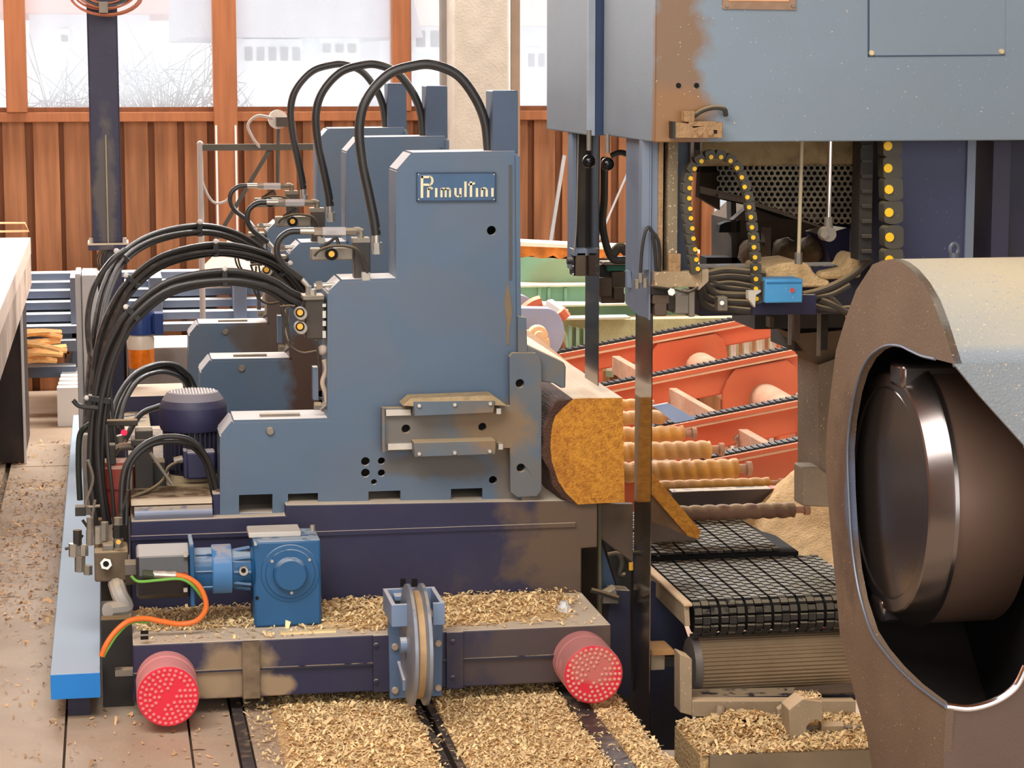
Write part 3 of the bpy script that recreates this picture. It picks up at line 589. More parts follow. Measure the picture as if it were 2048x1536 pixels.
# ------------------------------------------------------------------ hose bundles
def bundle(label, path, n, spread, Ys, r, clamps=(), white_bolt=True, name='hose_bundle', per=None):
    t = thing(name, label, 'hoses', P(path[0][0], path[0][1], Ys[0]))
    m = len(path); nrm = []
    for k in range(n):
        off = (k-(n-1)/2)*spread; pts = []
        for i, (x, y) in enumerate(path):
            tx = path[min(i+1, m-1)][0]-path[max(i-1, 0)][0]; ty = path[min(i+1, m-1)][1]-path[max(i-1, 0)][1]; l = math.hypot(tx, ty)
            Y = Ys[0]+(Ys[1]-Ys[0])*i/(m-1); wv = 1+.25*math.sin(i*1.7+k)
            pts.append(P(x-ty/l*off*wv, y+tx/l*off*wv, Y+.02*math.sin(k*2.1)+(.015 if k % 2 else 0)))
        MB().tube(pts, m_px(r, (Ys[0]+Ys[1])/2), 10).build('hose', rubber, t)
    for (i, wd) in clamps:
        x, y = path[i]; tx = path[min(i+1, m-1)][0]-path[i-1][0]; ty = path[min(i+1, m-1)][1]-path[i-1][1]; l = math.hypot(tx, ty); nx, ny = -ty/l, tx/l
        Y = Ys[0]+(Ys[1]-Ys[0])*i/(m-1)
        q = MB()
        a = P(x-nx*wd, y-ny*wd, Y-.025); b = P(x+nx*wd, y+ny*wd, Y-.025); d = P(x+tx/l*5, y+ty/l*5, Y-.025)-P(x-tx/l*5, y-ty/l*5, Y-.025)
        q.add([a-d/2, a+d/2, b+d/2, b-d/2]+[v+Vector((0, .05, 0)) for v in (a-d/2, a+d/2, b+d/2, b-d/2)], [(0, 1, 2, 3), (4, 7, 6, 5), (0, 4, 5, 1), (1, 5, 6, 2), (2, 6, 7, 3), (3, 7, 4, 0)])
        cc = q.build('clamp', mat('black_clamp', (40, 40, 40), .6, dust=.4), t)
        e = P(x+nx*(wd+3)*(-1 if -ny < 0 and False else 1)*(-1 if ny > 0 else 1), y+ny*(wd+3)*(-1 if ny > 0 else 1), Y-.02)
        MB().ball(e, m_px(5.5, Y), 10).build('clamp_bolt', mat('pale_bolt', (214, 208, 198), .5), cc)
    return t
bundle('rearmost arching black hose bundle, running to the rear headblock', [(198, 1050), (186, 960), (178, 860), (182, 760), (196, 660), (214, 580), (246, 514), (310, 474), (400, 460), (470, 474), (530, 510), (575, 556)], 4, 5.5, (7.9, 10.4), 4.8, [(6, 15), (8, 13)])
bundle('middle arching black hose bundle, with two clamps on its crown', [(202, 1050), (192, 960), (186, 870), (190, 780), (206, 690), (232, 620), (266, 564), (330, 518), (432, 500), (520, 514), (570, 540), (612, 586)], 4, 6.5, (7.85, 9.2), 5.6, [(6, 16), (8, 14), (10, 14)])
bundle('lowest arching black hose bundle, ending at the front headblock valve', [(206, 1050), (196, 960), (192, 880), (198, 800), (216, 730), (240, 674), (266, 628), (340, 572), (450, 556), (530, 568), (580, 592), (604, 604)], 4, 8, (7.8, 7.8), 6.2, [(3, 22), (6, 17), (8, 15)])
bundle('single slack black hose looping left of the bundles', [(186, 730), (178, 690), (176, 630), (190, 570), (222, 522), (250, 500)], 1, 0, (8.6, 9.0), 6, name='slack_hose')
bundle('short black hoses arching from the middle deck to the middle headblock', [(228, 850), (244, 800), (272, 756), (310, 736), (345, 738), (368, 754), (384, 778)], 3, 8, (8.6, 9.4), 5.2, name='short_hose')
bundle('pair of black hoses arching in front of the vertical motor', [(246, 1050), (250, 960), (264, 918), (296, 888), (336, 878), (380, 886), (412, 920), (430, 978)], 2, 9, (7.6, 7.72), 5.6, name='looped_hose')
bundle('thin black hoses running down to the manifold behind the bundles', [(212, 720), (214, 800), (222, 860), (230, 920), (236, 1000)], 3, 7, (8.2, 8.0), 3, name='thin_hose')
bundle('thick grey cable beside the manifold bundle', [(213, 850), (216, 910), (224, 980), (230, 1060)], 1, 0, (7.72, 7.7), 4, name='thick_cable')
bundle('low black hose behind the vertical motor', [(250, 880), (280, 830), (320, 812)], 1, 0, (8.9, 9.1), 6, name='low_hose')
o = MB().tube([P(160, 1000, 7.9), P(157, 930, 7.9), P(160, 870, 7.9), P(178, 850, 7.9), P(196, 842, 8)], m_px(6, 7.9), 12)
tag(o.build('bent_hose', mat('green_black_hose', (40, 46, 40), .5)), 'green-black bent hose left of the hose bundles', 'hose')
o = MB().tube([P(146, 800, 7.75), P(160, 812, 7.75), P(196, 816, 7.75)], m_px(5, 7.8), 10); tag(o.build('cable_hook', rubber), 'black hooked cable end sticking out left of the bundle clamp', 'cable')
# ------------------------------------------------------------------ vertical motor
mo = thing('vertical_motor', 'vertical navy electric motor with cooling fins left of the front headblock', 'motor', P(388, 966, 8.0))
YM = 8.0; c = P(389, 966, YM); R_ = m_px(60, YM); zc0 = P(389, 845, YM).z; zc1 = P(389, 783, YM).z
MB().lathe((c.x, YM, c.z), (0, 0, 1), [(0, R_*1.25), (.02, R_*1.25), (.02, R_*.9), (.06, R_*.8)], 30).build('base_flange', mat('dusty_flange', (170, 150, 116), .8, dust=.5), mo)
MB().lathe((c.x, YM, c.z+.04), (0, 0, 1), [(0, R_*.86), (zc0-c.z-.04, R_*.86)], 30).build('stator', mat('stator_dark', (38, 36, 46), .5), mo)
for k in range(36):
    a = k*2*math.pi/36; d = Vector((math.cos(a), math.sin(a), 0)); p = Vector((c.x, YM, 0))+d*R_*.93
    q = MB(); q.box(-R_*.1, R_*.08, -.0025, .0025, 0, zc0-c.z-.08)
    o = q.build('fin', mat('fin_navy', (48, 46, 60), .5, dust=.4), mo); o.rotation_euler = (0, 0, a); WO[o.name] = Vector((p.x, p.y, c.z+.06)); o.location = WO[o.name]-WO[mo.name]
cw = MB().lathe((c.x, YM, zc0-.02), (0, 0, 1), [(0, R_*1.08), (0.01, R_*1.12), (zc1-zc0-.03, R_*1.12), (zc1-zc0-.005, R_*1.02), (zc1-zc0+.02, R_*.84)], 40).build('fan_cowl', motornavy, mo)
q = MB(); zt3 = zc1+.002
for k in range(-7, 8):
    w_ = math.sqrt(max(0, 1-(k/8)**2))*R_*.76; q.box(c.x+k*R_*.1-.003, c.x+k*R_*.1+.003, YM-w_, YM+w_, zt3-.001, zt3+.0015)
q.build('grille', mat('dusty_grille', (214, 208, 204), .7), cw)
MB().pbox(372, 905, 432, 958, 7.84, .08).build('terminal_box', motornavy, mo, bevel=.008)
MB().pbox(366, 902, 376, 956, 7.845, .07).build('terminal_lid', motornavy, mo, bevel=.004)
MB().tube([P(366, 920, 7.86), P(352, 926, 7.85), P(336, 936, 7.82), P(326, 960, 7.8), P(300, 980, 7.76), P(262, 996, 7.7)], .006, 8).build('motor_cable', rubberd, mo)
MB().tube([P(348, 922, 7.86), P(366, 918, 7.86)], .013, 8, 1).build('gland', dullsteel, mo)
MB().cyl(P(300, 905, 7.8), P(345, 970, 7.78), .006, 8).build('dip_rod', dullsteel, mo)
# pump side
pu = thing('hydraulic_pump', 'red hydraulic pump housing with hose elbows left of the vertical motor', 'pump', P(238, 1030, 8.1))
red2 = mat('pump_red', (150, 44, 34), .5, dust=.7, dcol=(196, 160, 140), grime=.3)
MB().lathe(P(236, 1030, 7.9), (0, 0, 1), [(0, .05), (.1, .05), (.1, .06), (.17, .06), (.18, .045)], 20).build('housing', red2, pu)
MB().pbox(208, 926, 262, 938, 7.86, .1).build('top_flange', red2, pu, bevel=.004)
MB().tube([P(226, 960, 8.02), P(224, 920, 8.02), P(232, 900, 8.02), P(250, 893, 8.02), P(286, 895, 8.02)], m_px(8, 8), 12).build('elbow', dullsteel, pu)
MB().tube([P(226, 962, 8), P(226, 935, 8)], m_px(11, 8), 6, 1).build('nut', steel, pu)
for (x0, y0, x1, y1, Y, d, nm, mm) in ((270, 862, 306, 886, 7.86, .08, 'filter_cap', black), (262, 880, 312, 892, 7.85, .1, 'filter_head', black), (268, 890, 308, 978, 7.87, .1, 'filter_bowl', darkm), (300, 925, 332, 976, 7.9, .1, 'tank', darkm),
                                 (217, 890, 232, 930, 7.85, .05, 'sensor', black), (210, 842, 276, 852, 7.9, .04, 'bracket', rubberd), (258, 930, 266, 982, 7.85, .03, 'bracket', dullsteel)):
    MB().pbox(x0, y0, x1, y1, Y, d).build(nm, mm, pu, bevel=.004)
MB().tube([P(240, 870, 8.1), P(248, 900, 8.1)], m_px(11, 8), 14, 1).build('gauge', dullsteel, pu)
MB().tube([P(236, 853, 8.05), P(252, 880, 8.05), P(232, 900, 8), P(222, 912, 8)], .004, 8).build('sensor_cable', rubberd, pu)
MB().lathe(P(248, 865, 8.0), (0, -1, 0), [(0, .011), (.006, .006)], 10).build('indicator_lamp', emis('red_led', (255, 30, 60), 2.5), pu)
# manifold cluster at the foot of the hoses
mf = thing('hydraulic_manifold', 'grimy hydraulic manifold block with fittings above the blue floor beam', 'manifold', P(215, 1210, 7.5))
MB().pbox(188, 1105, 258, 1162, 7.48, .16).build('block', mat('grimy_block', (110, 94, 74), .75, var=.3, vs=10, dust=.6, grime=.5), mf, bevel=.006)
MB().pbox(205, 1090, 228, 1108, 7.5, .08).build('block_cap', dullsteel, mf, bevel=.004)
MB().tube([P(212, 1128, 7.48), P(212, 1128, 7.44)], m_px(12, 7.5), 6, 1).build('port_nut', steel, mf)
MB().tube([P(212, 1128, 7.445), P(212, 1128, 7.435)], m_px(6, 7.5), 12, 1).build('port_bore', holem, mf)
random.seed(3)
for (x, y, r, hh, mm) in ((148, 1100, 11, 26, steel), (168, 1100, 9, 22, steel), (160, 1128, 11, 30, dullsteel), (176, 1140, 9, 18, dullsteel), (155, 1075, 9, 30, black), (180, 1075, 8, 30, dullsteel), (197, 1070, 9, 34, steel), (209, 1062, 8, 36, dullsteel), (236, 1045, 9, 20, dullsteel), (236, 1062, 11, 26, black), (237, 1084, 10, 20, dullsteel), (180, 1050, 7, 30, dullsteel)):
    MB().tube([P(x, y-hh/2, 7.55), P(x, y+hh/2, 7.55)], m_px(r, 7.55), 6, 1).build('fitting', mm, mf)
MB().tube([P(237, 1084, 7.5), P(237, 1084, 7.46)], m_px(5, 7.5), 10, 1).build('yellow_cap', amber, mf)
MB().pbox(150, 1015, 172, 1032, 7.6, .05).build('bracket', black, mf)
for (x0, y0, x1, y1, Y, mm) in ((164, 870, 186, 1030, 7.95, mat('pale_tray', (160, 154, 146), .7, var=.3, vs=12, grime=.5)), (186, 900, 196, 1100, 7.9, darkm), (240, 1000, 258, 1110, 7.8, darkm), (196, 1040, 206, 1105, 7.7, darkm)):
    MB().pbox(x0, y0, x1, y1, Y, .05).build('bracket', mm, mf, bevel=.003)
for pts in ([(176, 920), (186, 960), (172, 1010), (200, 1012)], [(165, 1040), (178, 1060), (186, 1090)], [(130, 1098), (150, 1092), (165, 1070)], [(190, 1000), (184, 1050), (200, 1090)], [(256, 980), (248, 1010), (226, 1060)]):
    MB().tube([P(a, b, 7.6) for a, b in pts], .005, 8).build('thin_pipe', random.choice([dullsteel, rubberd, rubber]), mf)
MB().tube([P(232, 1165, 7.5), P(240, 1190, 7.45), P(250, 1215, 7.45), P(215, 1222, 7.4)], m_px(17, 7.45), 10).build('drain_elbow', mat('grey_elbow', (176, 170, 162), .5, dust=.5), mf)
MB().pbox(202, 1160, 262, 1200, 7.62, .1).build('foot', darkm, mf)
MB().box(P(204, 1300, 7.4).x, e0.x-.0, 7.3, 7.36, .0, P(230, 1225, 7.4).z).build('foot', darkm, mf)
# cables on the gearmotor
# ------------------------------------------------------------------ gearmotor
YG = 7.36
gm = thing('gearmotor', 'bright blue gearmotor with black motor end on the chip-covered ledge', 'gearmotor', (P(450, 1200, YG).x, YG+.1, zl))
a = P(506, 1084, YG-.06); b = P(643, 1203, YG-.06); zg0 = zl
G = MB().box(a.x, b.x, YG-.06, YG+.14, zg0+.002, a.z); gbx = G.build('gearbox', gearblue, gm, bevel=.008)
MB().box(a.x-.01, a.x+.16, YG+.0, YG+.12, a.z-.0, a.z+.018).build('top_cover', mat('dusty_cover', (206, 200, 188), .8, var=.08), gm, bevel=.004)
cg = P(580, 1146, YG-.06)
MB().lathe((cg.x, YG-.06, cg.z), (0, -1, 0), [(0, m_px(59, YG)), (.005, m_px(58, YG)), (.006, m_px(50, YG)), (.013, m_px(49, YG)), (.013, m_px(35, YG)), (.034, m_px(34, YG)), (.04, m_px(30, YG))], 40).build('output_cover', gearblue, gbx)
for (bx, by) in ((511, 1088), (544, 1122), (619, 1119), (583, 1185)): MB().lathe(P(bx, by, YG-.07), (0, -1, 0), [(0, .006), (.006, .005)], 8).build('bolt', steel, gbx)
MB().lathe(P(514, 1196, YG-.062), (0, -1, 0), [(0, .006), (.002, .006)], 10).build('hole', holem, gbx)
MB().tube([P(625, 1062, YG), P(625, 1050, YG)], .008, 6, 1).build('breather', steel, gm)
ax = P(272, 1143, YG); c0 = Vector((ax.x, YG, P(450, 1137, YG).z)); u = m_px(1, YG)
def xx(px): return P(px, 1140, YG).x-c0.x
MB().lathe(c0+Vector((0, 0, 0)), (1, 0, 0), [(0, u*52), (.01, u*57), (xx(378), u*57)], 8).build('motor_body', mat('motor_black', (46, 46, 48), .4, dust=.8, dcol=(200, 196, 190)), gm, bevel=.006)
MB().lathe(c0+Vector((-.035, 0, 0)), (1, 0, 0), [(0, u*26), (.04, u*26)], 8).build('encoder', black, gm)
MB().box(c0.x+xx(378), c0.x+xx(387), YG-u*60, YG+u*60, c0.z-u*62, c0.z+u*62).build('motor_flange', gearblue, gm, bevel=.003)
MB().lathe(c0+Vector((xx(386), 0, 0)), (1, 0, 0), [(0, u*44), (xx(424)-xx(386), u*44)], 28).build('neck', gearblue, gm)
for k in (-.7, .1, .9, 2.2, 4): 
    d = Vector((0, -math.cos(k), math.sin(k)))*u*46; MB().cyl(c0+Vector((xx(390), 0, 0))+d, c0+Vector((xx(424), 0, 0))+d, .004, 6).build('tie_rod', gearblue, gm)
MB().lathe(c0+Vector((xx(423), 0, 0)), (1, 0, 0), [(0, u*48), (.004, u*50), (xx(462)-xx(423), u*50), (xx(463)-xx(423), u*46)], 36).build('ring', mat('gear_blue_light', (70, 124, 176), .4, dust=.4), gm)
MB().lathe(c0+Vector((xx(462), 0, 0)), (1, 0, 0), [(0, u*40), (xx(500)-xx(462), u*34), (xx(506)-xx(462), u*45)], 24).build('adapter', gearblue, gm)
for k in range(9):
    a_ = k*.7; d = Vector((0, -math.cos(a_), math.sin(a_)))*u*38; MB().tube([c0+Vector((xx(466), 0, 0))+d, c0+Vector((xx(500), 0, 0))+d*1.15], .006, 5, 1).build('rib', gearblue, gm)
MB().lathe(P(487, 1141, YG-.07), (0, -1, 0), [(0, u*10), (.012, u*9)], 16).build('sight_glass', steel, gm); MB().lathe(P(487, 1141, YG-.083), (0, -1, 0), [(0, u*5), (.002, u*5)], 12).build('hole', holem, gm)
for (bx, by) in ((371, 1110), (371, 1180)): MB().pbox(bx-4, by-4, bx+4, by+4, YG-.09, .01).build('bolt', steel, gm)
MB().tube([P(285, 1147, YG-.11), P(308, 1150, YG-.11)], .013, 10, 1).build('plug', mat('olive_plug', (60, 66, 46), .5), gm)
MB().tube([P(306, 1148, YG-.11), P(352, 1150, YG-.11)], .012, 10, 1).build('plug_sleeve', steel, gm)
MB().lathe(P(369, 1150, YG-.1), (0, -1, 0), [(0, .009), (.004, .009)], 12).build('red_seal', mat('seal_red', (170, 40, 40), .5), gm)
o = MB().tube([P(352, 1150, YG-.12), P(376, 1156, YG-.12), P(398, 1172, YG-.12), P(411, 1200, YG-.12), P(410, 1222, YG-.12), P(392, 1242, YG-.12), P(360, 1248, YG-.12), P(325, 1243, YG-.13), P(290, 1237, YG-.14), P(258, 1242, YG-.16), P(232, 1262, YG-.18), P(213, 1288, YG-.2), P(203, 1312, YG-.2)], m_px(5.5, YG), 12)
tag(o.build('orange_cable', mat('orange_jacket', (244, 124, 52), .45), None), 'orange power cable looping from the gearmotor down past the blue floor beam', 'cable')
o = MB().tube([P(262, 1152, YG-.12), P(278, 1163, YG-.12), P(320, 1160, YG-.13), P(360, 1158, YG-.13), P(384, 1170, YG-.13), P(405, 1196, YG-.11)], m_px(3, YG), 8)
o.tube([P(300, 1244, YG-.13), P(262, 1246, YG-.15), P(236, 1268, YG-.18), P(218, 1294, YG-.2), P(207, 1314, YG-.2)], m_px(2.5, YG), 8)
tag(o.build('green_cable', mat('green_jacket', (110, 176, 70), .5)), 'thin green earth cable running along the orange cable', 'cable')
# ------------------------------------------------------------------ bracket with guide sheave
YB = 6.92
bk = thing('sheave_bracket', 'blue bracket box holding a grooved guide wheel on the end beam', 'bracket', (P(835, 1400, YE).x, YE-.1, zb_))
brm = mat('bracket_blue', (120, 140, 168), .5, var=.06, dust=.85, dcol=(206, 206, 210))
MB().plate([(777, 1240), (886, 1238), (884, 1392), (780, 1398)], YE-.03, .03).build('back_plate', mat('bracket_shade', (88, 110, 140), .5, var=.1), bk, bevel=.002)
A = P(783, 1210, YB); B = P(890, 1250, YB); yb = YE; w_ = .014
x0, x1, z0, z1 = A.x, B.x, B.z, A.z; xb0 = x0+.0; 
q = MB(); ch = .05
out = [(x0, YB), (x0, yb-ch*0), (x1, yb), (x1, YB)]
q.box(x0, x0+w_, YB+w_, yb-w_, z0, z1); q.box(x1-w_, x1, YB+w_, yb-w_, z0, z1); q.box(x0, x1, yb-w_, yb, z0, z1)
q.box(x0, P(826, 1230, YB).x, YB, YB+w_, z0, z1); q.box(P(866, 1230, YB).x, x1, YB, YB+w_, z0, z1)
q.build('open_box', brm, bk, bevel=.002)
q = MB(); q.box(x0+.03, x1-.03, yb-.06, yb-.015, z1-.03, z1-.012); q.build('inner_block', brm, bk, bevel=.004)
for k in (806, 829): MB().tube([P(k, 1172, yb-.03), P(k, 1158, yb-.03)], .012, 4, 1).build('clamp_nut', holem, bk)
for (bx, by) in ((790, 1293), (790, 1380), (876, 1286), (876, 1375)): MB().lathe(P(bx, by, YE-.03), (0, -1, 0), [(0, .012), (.008, .012), (.011, .009)], 14).build('bolt', mat('rusty_bolt', (184, 168, 150), .5, .4), bk)
MB().px([(YE-.03, P(790, 1325, YE).z), (YE-.17, P(828, 1368, YE-.1).z), (YE-.17, P(828, 1360, YE-.1).z+.02), (YE-.03, P(790, 1325, YE).z+.012)], P(792, 1330, YE).x, P(835, 1330, YE).x).build('gusset', brm, bk)
RW = .184; cxw = P(848, 1310, 6.97).x; czw = .078+RW; cyw = YE-.045-.12
RW = .19; czw = .064+RW; cyw = 6.945; cxw = P(845, 1310, 6.8).x
sh = MB(); W2 = m_px(21, 6.85)
sh.lathe((cxw-W2, cyw, czw), (1, 0, 0), [(0, .03), (0, RW-.012), (.004, RW), (.014, RW), (.022, RW-.022), (W2*2-.022, RW-.022), (W2*2-.014, RW), (W2*2-.004, RW), (W2*2, RW-.012), (W2*2, .03)], 72)
shw = sh.build('guide_wheel', mat('worn_wheel', (140, 146, 156), .4, .3, var=.15, vs=10, dust=.3), bk)
MB().lathe((cxw-W2+.02, cyw, czw), (1, 0, 0), [(0, RW-.021), (W2*2-.04, RW-.021)], 60).build('groove', mat('worn_groove', (196, 160, 116), .6, .2, var=.15, vs=20), shw)
MB().lathe((cxw-W2-.02, cyw, czw), (1, 0, 0), [(0, .025), (.03, .025)], 20).build('hub', brm, bk)
# ------------------------------------------------------------------ blue floor beam
bb = thing('floor_beam', 'bright blue flat steel beam lying on legs along the deck floor', 'beam', (PZ(150, 1390, 0).x, 8, 0))
zt4 = P(150, 1347, 7.15).z; zb4 = P(150, 1396, 7.15).z; X0, X1 = P(101, 1370, 7.15).x, P(201, 1370, 7.15).x
MB().box(X0, X1, 7.15, 12.6, zb4, zt4).build('beam_top', beamblue, bb, bevel=.004)
MB().box(X0+.001, X1-.001, 7.144, 7.152, zb4, zt4-.001).build('end_cap', mat('vivid_blue', (30, 126, 204), .45, var=.06), bb)
for Y in (7.22, 9.2, 11.2): MB().box(X0+.05, X0+.12, Y, Y+.08, 0, zb4).build('leg', navydark, bb)
MB().box(X0+.2, P(268, 1345, 7.2).x, 7.19, 7.23, P(220, 1352, 7.2).z, P(220, 1340, 7.2).z).build('tie_bar', dullsteel, bb)
# ------------------------------------------------------------------ log, sawn slab
YL = 7.6
endp = [(1146.6, 798), (1160, 797), (1200, 796.5), (1245.6, 796), (1247, 880), (1249.5, 1005), (1200, 1006.5), (1155.7, 1009), (1132, 986), (1116.7, 962.5), (1103.6, 923), (1101, 895), (1102, 871), (1105, 850), (1111, 832), (1127, 815)]
A = [(P(x, y, YL).x, P(x, y, YL).z) for x, y in endp]
log = thing('sawn_log', 'amber half-sawn log with bark on its left side, clamped against the front headblock', 'log', (P(1180, 1008, YL).x, 9.4, zd-.004))
def woodend(name, base, dark, scale, cen):
    m = mat(name, base, .62, var=.12, vs=30, bump=.6, bs=130); N = m.node_tree.nodes; L = m.node_tree.links; b = N['Principled BSDF']
    geo = N.new('ShaderNodeNewGeometry'); mp = N.new('ShaderNodeMapping'); mp.inputs['Location'].default_value = (-cen[0], 0, -cen[1]); mp.inputs['Scale'].default_value = (1, .02, 1)
    wv = N.new('ShaderNodeTexWave'); wv.wave_type = 'RINGS'; wv.rings_direction = 'Y'; wv.inputs['Scale'].default_value = scale; wv.inputs['Distortion'].default_value = 5; wv.inputs['Detail'].default_value = 3; wv.inputs['Detail Scale'].default_value = 1.2
    n = N.new('ShaderNodeTexNoise'); n.inputs['Scale'].default_value = 38; n.inputs['Detail'].default_value = 9; n.inputs['Distortion'].default_value = 1.5
    L.new(geo.outputs['Position'], mp.inputs[0]); L.new(mp.outputs[0], wv.inputs[0]); L.new(geo.outputs['Position'], n.inputs['Vector'])
    mx = N.new('ShaderNodeMix'); mx.data_type = 'RGBA'; mx.inputs[6].default_value = lin(dark); mx.inputs[7].default_value = lin(base)
    ad = N.new('ShaderNodeMath'); ad.operation = 'MULTIPLY_ADD'; ad.inputs[1].default_value = .16; L.new(wv.outputs['Fac'], ad.inputs[0])
    mr = N.new('ShaderNodeMapRange'); mr.inputs[1].default_value = .3; mr.inputs[2].default_value = .62; mr.inputs[4].default_value = .9; L.new(n.outputs[0], mr.inputs[0]); L.new(mr.outputs[0], ad.inputs[2])
    L.new(ad.outputs[0], mx.inputs[0]); 
    n2 = N.new('ShaderNodeTexNoise'); n2.inputs['Scale'].default_value = 7; n2.inputs['Detail'].default_value = 3; mr2 = N.new('ShaderNodeMapRange'); mr2.inputs[1].default_value = .52; mr2.inputs[2].default_value = .66; mr2.inputs[4].default_value = .3
    L.new(geo.outputs['Position'], n2.inputs['Vector']); L.new(n2.outputs[0], mr2.inputs[0]); mx2 = N.new('ShaderNodeMix'); mx2.data_type = 'RGBA'; mx2.inputs[7].default_value = lin((150, 84, 30)); L.new(mr2.outputs[0], mx2.inputs[0]); L.new(mx.outputs[2], mx2.inputs[6])
    L.new(mx2.outputs[2], b.inputs['Base Color']); return m
wend = woodend('log_end_grain', (220, 152, 50), (172, 106, 32), 9, (P(1190, 900, YL).x, P(1190, 900, YL).z))
bark = mat('bark', (98, 68, 54), .9, var=.4, vs=10, stretch=(30, 2, 30), bump=1.2, bs=6, grime=.5, gcol=(60, 40, 34), gs=10)
sawn = mat('sawn_face', (232, 204, 168), .75, var=.08, vs=3, stretch=(20, 1, 20), bump=.15)
MB().py(A, YL, YL+.01).build('end_grain', wend, log, label='amber sawn end grain with growth rings')
A2 = [(0, 0)]*0
cut = [A[i] for i in (0, 1, 2, 3, 4, 5, 6, 7)]
q = MB(); q.py([(a[0]*1, a[1]) for a in A], YL+.01, YL+3.9, mi=0); q.build('heartwood', sawn, log)
q = MB(); vs = []; ns = 60; ring = [A[i] for i in (7, 8, 9, 10, 11, 12, 13, 14, 15, 0)]
fine = []
for i in range(len(ring)-1):
    for k in range(3): t = k/3; fine.append((ring[i][0]*(1-t)+ring[i+1][0]*t, ring[i][1]*(1-t)+ring[i+1][1]*t))
fine.append(ring[-1]); cxl, czl = P(1190, 900, YL).x, P(1190, 900, YL).z
for j in range(ns+1):
    Y = YL+.002+3.85*j/ns
    for i, (x, z) in enumerate(fine):
        e = min(i, len(fine)-1-i); amp = .03*min(1, e/3) * (1+.7*noise.noise(Vector((x*20, Y*5, z*20))))
        if j == 0: amp *= .75
        d = Vector((x-cxl, z-czl)).normalized(); vs.append((x+d.x*amp, Y, z+d.y*amp))
for i, (x, z) in enumerate(fine): vs.append((x, YL+.002, z))
nf = len(fine); fs = [(j*nf+i, j*nf+i+1, (j+1)*nf+i+1, (j+1)*nf+i) for j in range(ns) for i in range(nf-1)]
o2 = (ns+1)*nf; fs += [(i, i+1, o2+i+1, o2+i) for i in range(nf-1)]
q.add(vs, fs); q.build('bark', bark, log, angle=50)
sl = thing('falling_slab', 'yellow freshly sawn slab tipping away behind the front saw band', 'slab', P(1350, 1075, 7.8))
q = MB(); q.plate([(1296, 935), (1312, 955), (1402, 1062), (1396, 1078), (1376, 1072), (1300, 985)], 7.75, .03); q.build('sawn_edge', wend, sl)
q = MB(); q.plate([(1290, 975), (1302, 985), (1376, 1073), (1330, 1052), (1290, 1040)], 7.78, .03); q.build('bark_side', mat('slab_bark', (120, 92, 66), .85, var=.3, vs=10), sl)
# ------------------------------------------------------------------ saw bands
XB = P(1302, 900, 7.31).x
o = MB().box(XB, XB+.003, 7.31, 7.55, -.5, P(1300, 250, 7.3).z).build('saw_band', bandsteel)
tag(o, 'wide polished steel saw band of the front saw, standing right of the log end', 'saw blade')
X2 = P(1197, 500, 7.71).x
o = MB().box(X2, X2+.003, 7.71, 7.93, P(1197, 772, 7.71).z, P(1197, 200, 7.7).z).build('saw_band', bandsteel)
tag(o, 'narrower looking rear saw band, left of the grey guide column, cutting the log top', 'saw blade')
XL = P(1250, 1040, 8.1).x
dkbrown = mat('brown_guard', (96, 80, 66), .75, var=.2, vs=5, grime=.5, gcol=(70, 56, 46))
gp = thing('lower_guard', 'dark brown lower band guard between the carriage and the slat conveyor', 'guard', (P(1230, 1200, 7.8).x, 7.9, -.5))
MB().plate([(1199, 1008), (1266, 1008), (1266, 1125), (1205, 1078), (1199, 1070)], 7.72, .03).build('guard_plate', dkbrown, gp)
MB().plate([(1196, 1008), (1202, 1008), (1204, 1230), (1198, 1230)], 7.7, .03).build('edge_bar', mat('olive_bar', (96, 92, 68), .6), gp)
MB().plate([(1204, 1090), (1232, 1175), (1204, 1185)], 7.78, .02).build('blue_web', mat('web_blue', (72, 90, 112), .6), gp)
MB().plate([(1206, 1080), (1262, 1125), (1262, 1200), (1236, 1180)], 7.76, .02).build('inner_plate', darkm, gp)
MB().tube([P(1215, 1110, 7.7), P(1235, 1108, 7.7), P(1244, 1125, 7.7), P(1240, 1148, 7.7), P(1250, 1150, 7.7)], .009, 8).build('hose', rubberd, gp)
MB().cyl(P(1262, 1125, 7.7), P(1262, 1140, 7.7), .008, 8).build('yellow_plug', amber, gp)
MB().plate([(1222, 1180), (1260, 1182), (1262, 1400), (1232, 1380), (1215, 1250)], 7.66, .08).build('guide_body', navydark, gp)
MB().plate([(1205, 1190), (1232, 1175), (1238, 1208), (1205, 1208)], 7.62, .06).build('guide_cap', dullsteel, gp, bevel=.004)
MB().tube([P(1182, 1180, 7.6), P(1205, 1186, 7.6), P(1236, 1196, 7.6)], .01, 6).build('lever', darkm, gp)
MB().plate([(1302, 1010), (1400, 1075), (1302, 1140)], 8.15, .02).build('side_sheet', mat('hazy_brown_sheet', (128, 112, 100), .7, var=.2), gp)
MB().plate([(1120, 1060), (1270, 1060), (1270, 1500), (1120, 1500)], 8.4, .03).build('backing_plate', darkm, gp)
MB().plate([(1300, 1160), (1345, 1180), (1385, 1300), (1385, 1500), (1300, 1500)], 7.7, .04).build('backing_plate', mat('dim_navy', (40, 44, 66), .6, var=.3, dust=.4, grime=.4, gcol=(80, 68, 54)), gp)
# ------------------------------------------------------------------ saw housings
YH = 6.81
h1 = thing('saw_housing', 'front grey-blue band saw housing with a brown dusty corner', 'saw housing', (2.4, 7.2, P(1310, 285, YH).z), 'band saw housings')
zh = P(1310, 285, YH).z; xh = P(1310, 200, YH).x; yh1 = YH*(1310-208)/(1203-208)
MB().box(xh, 3.6, YH, yh1, zh, 3.6).build('casing', housing, h1, bevel=.004)
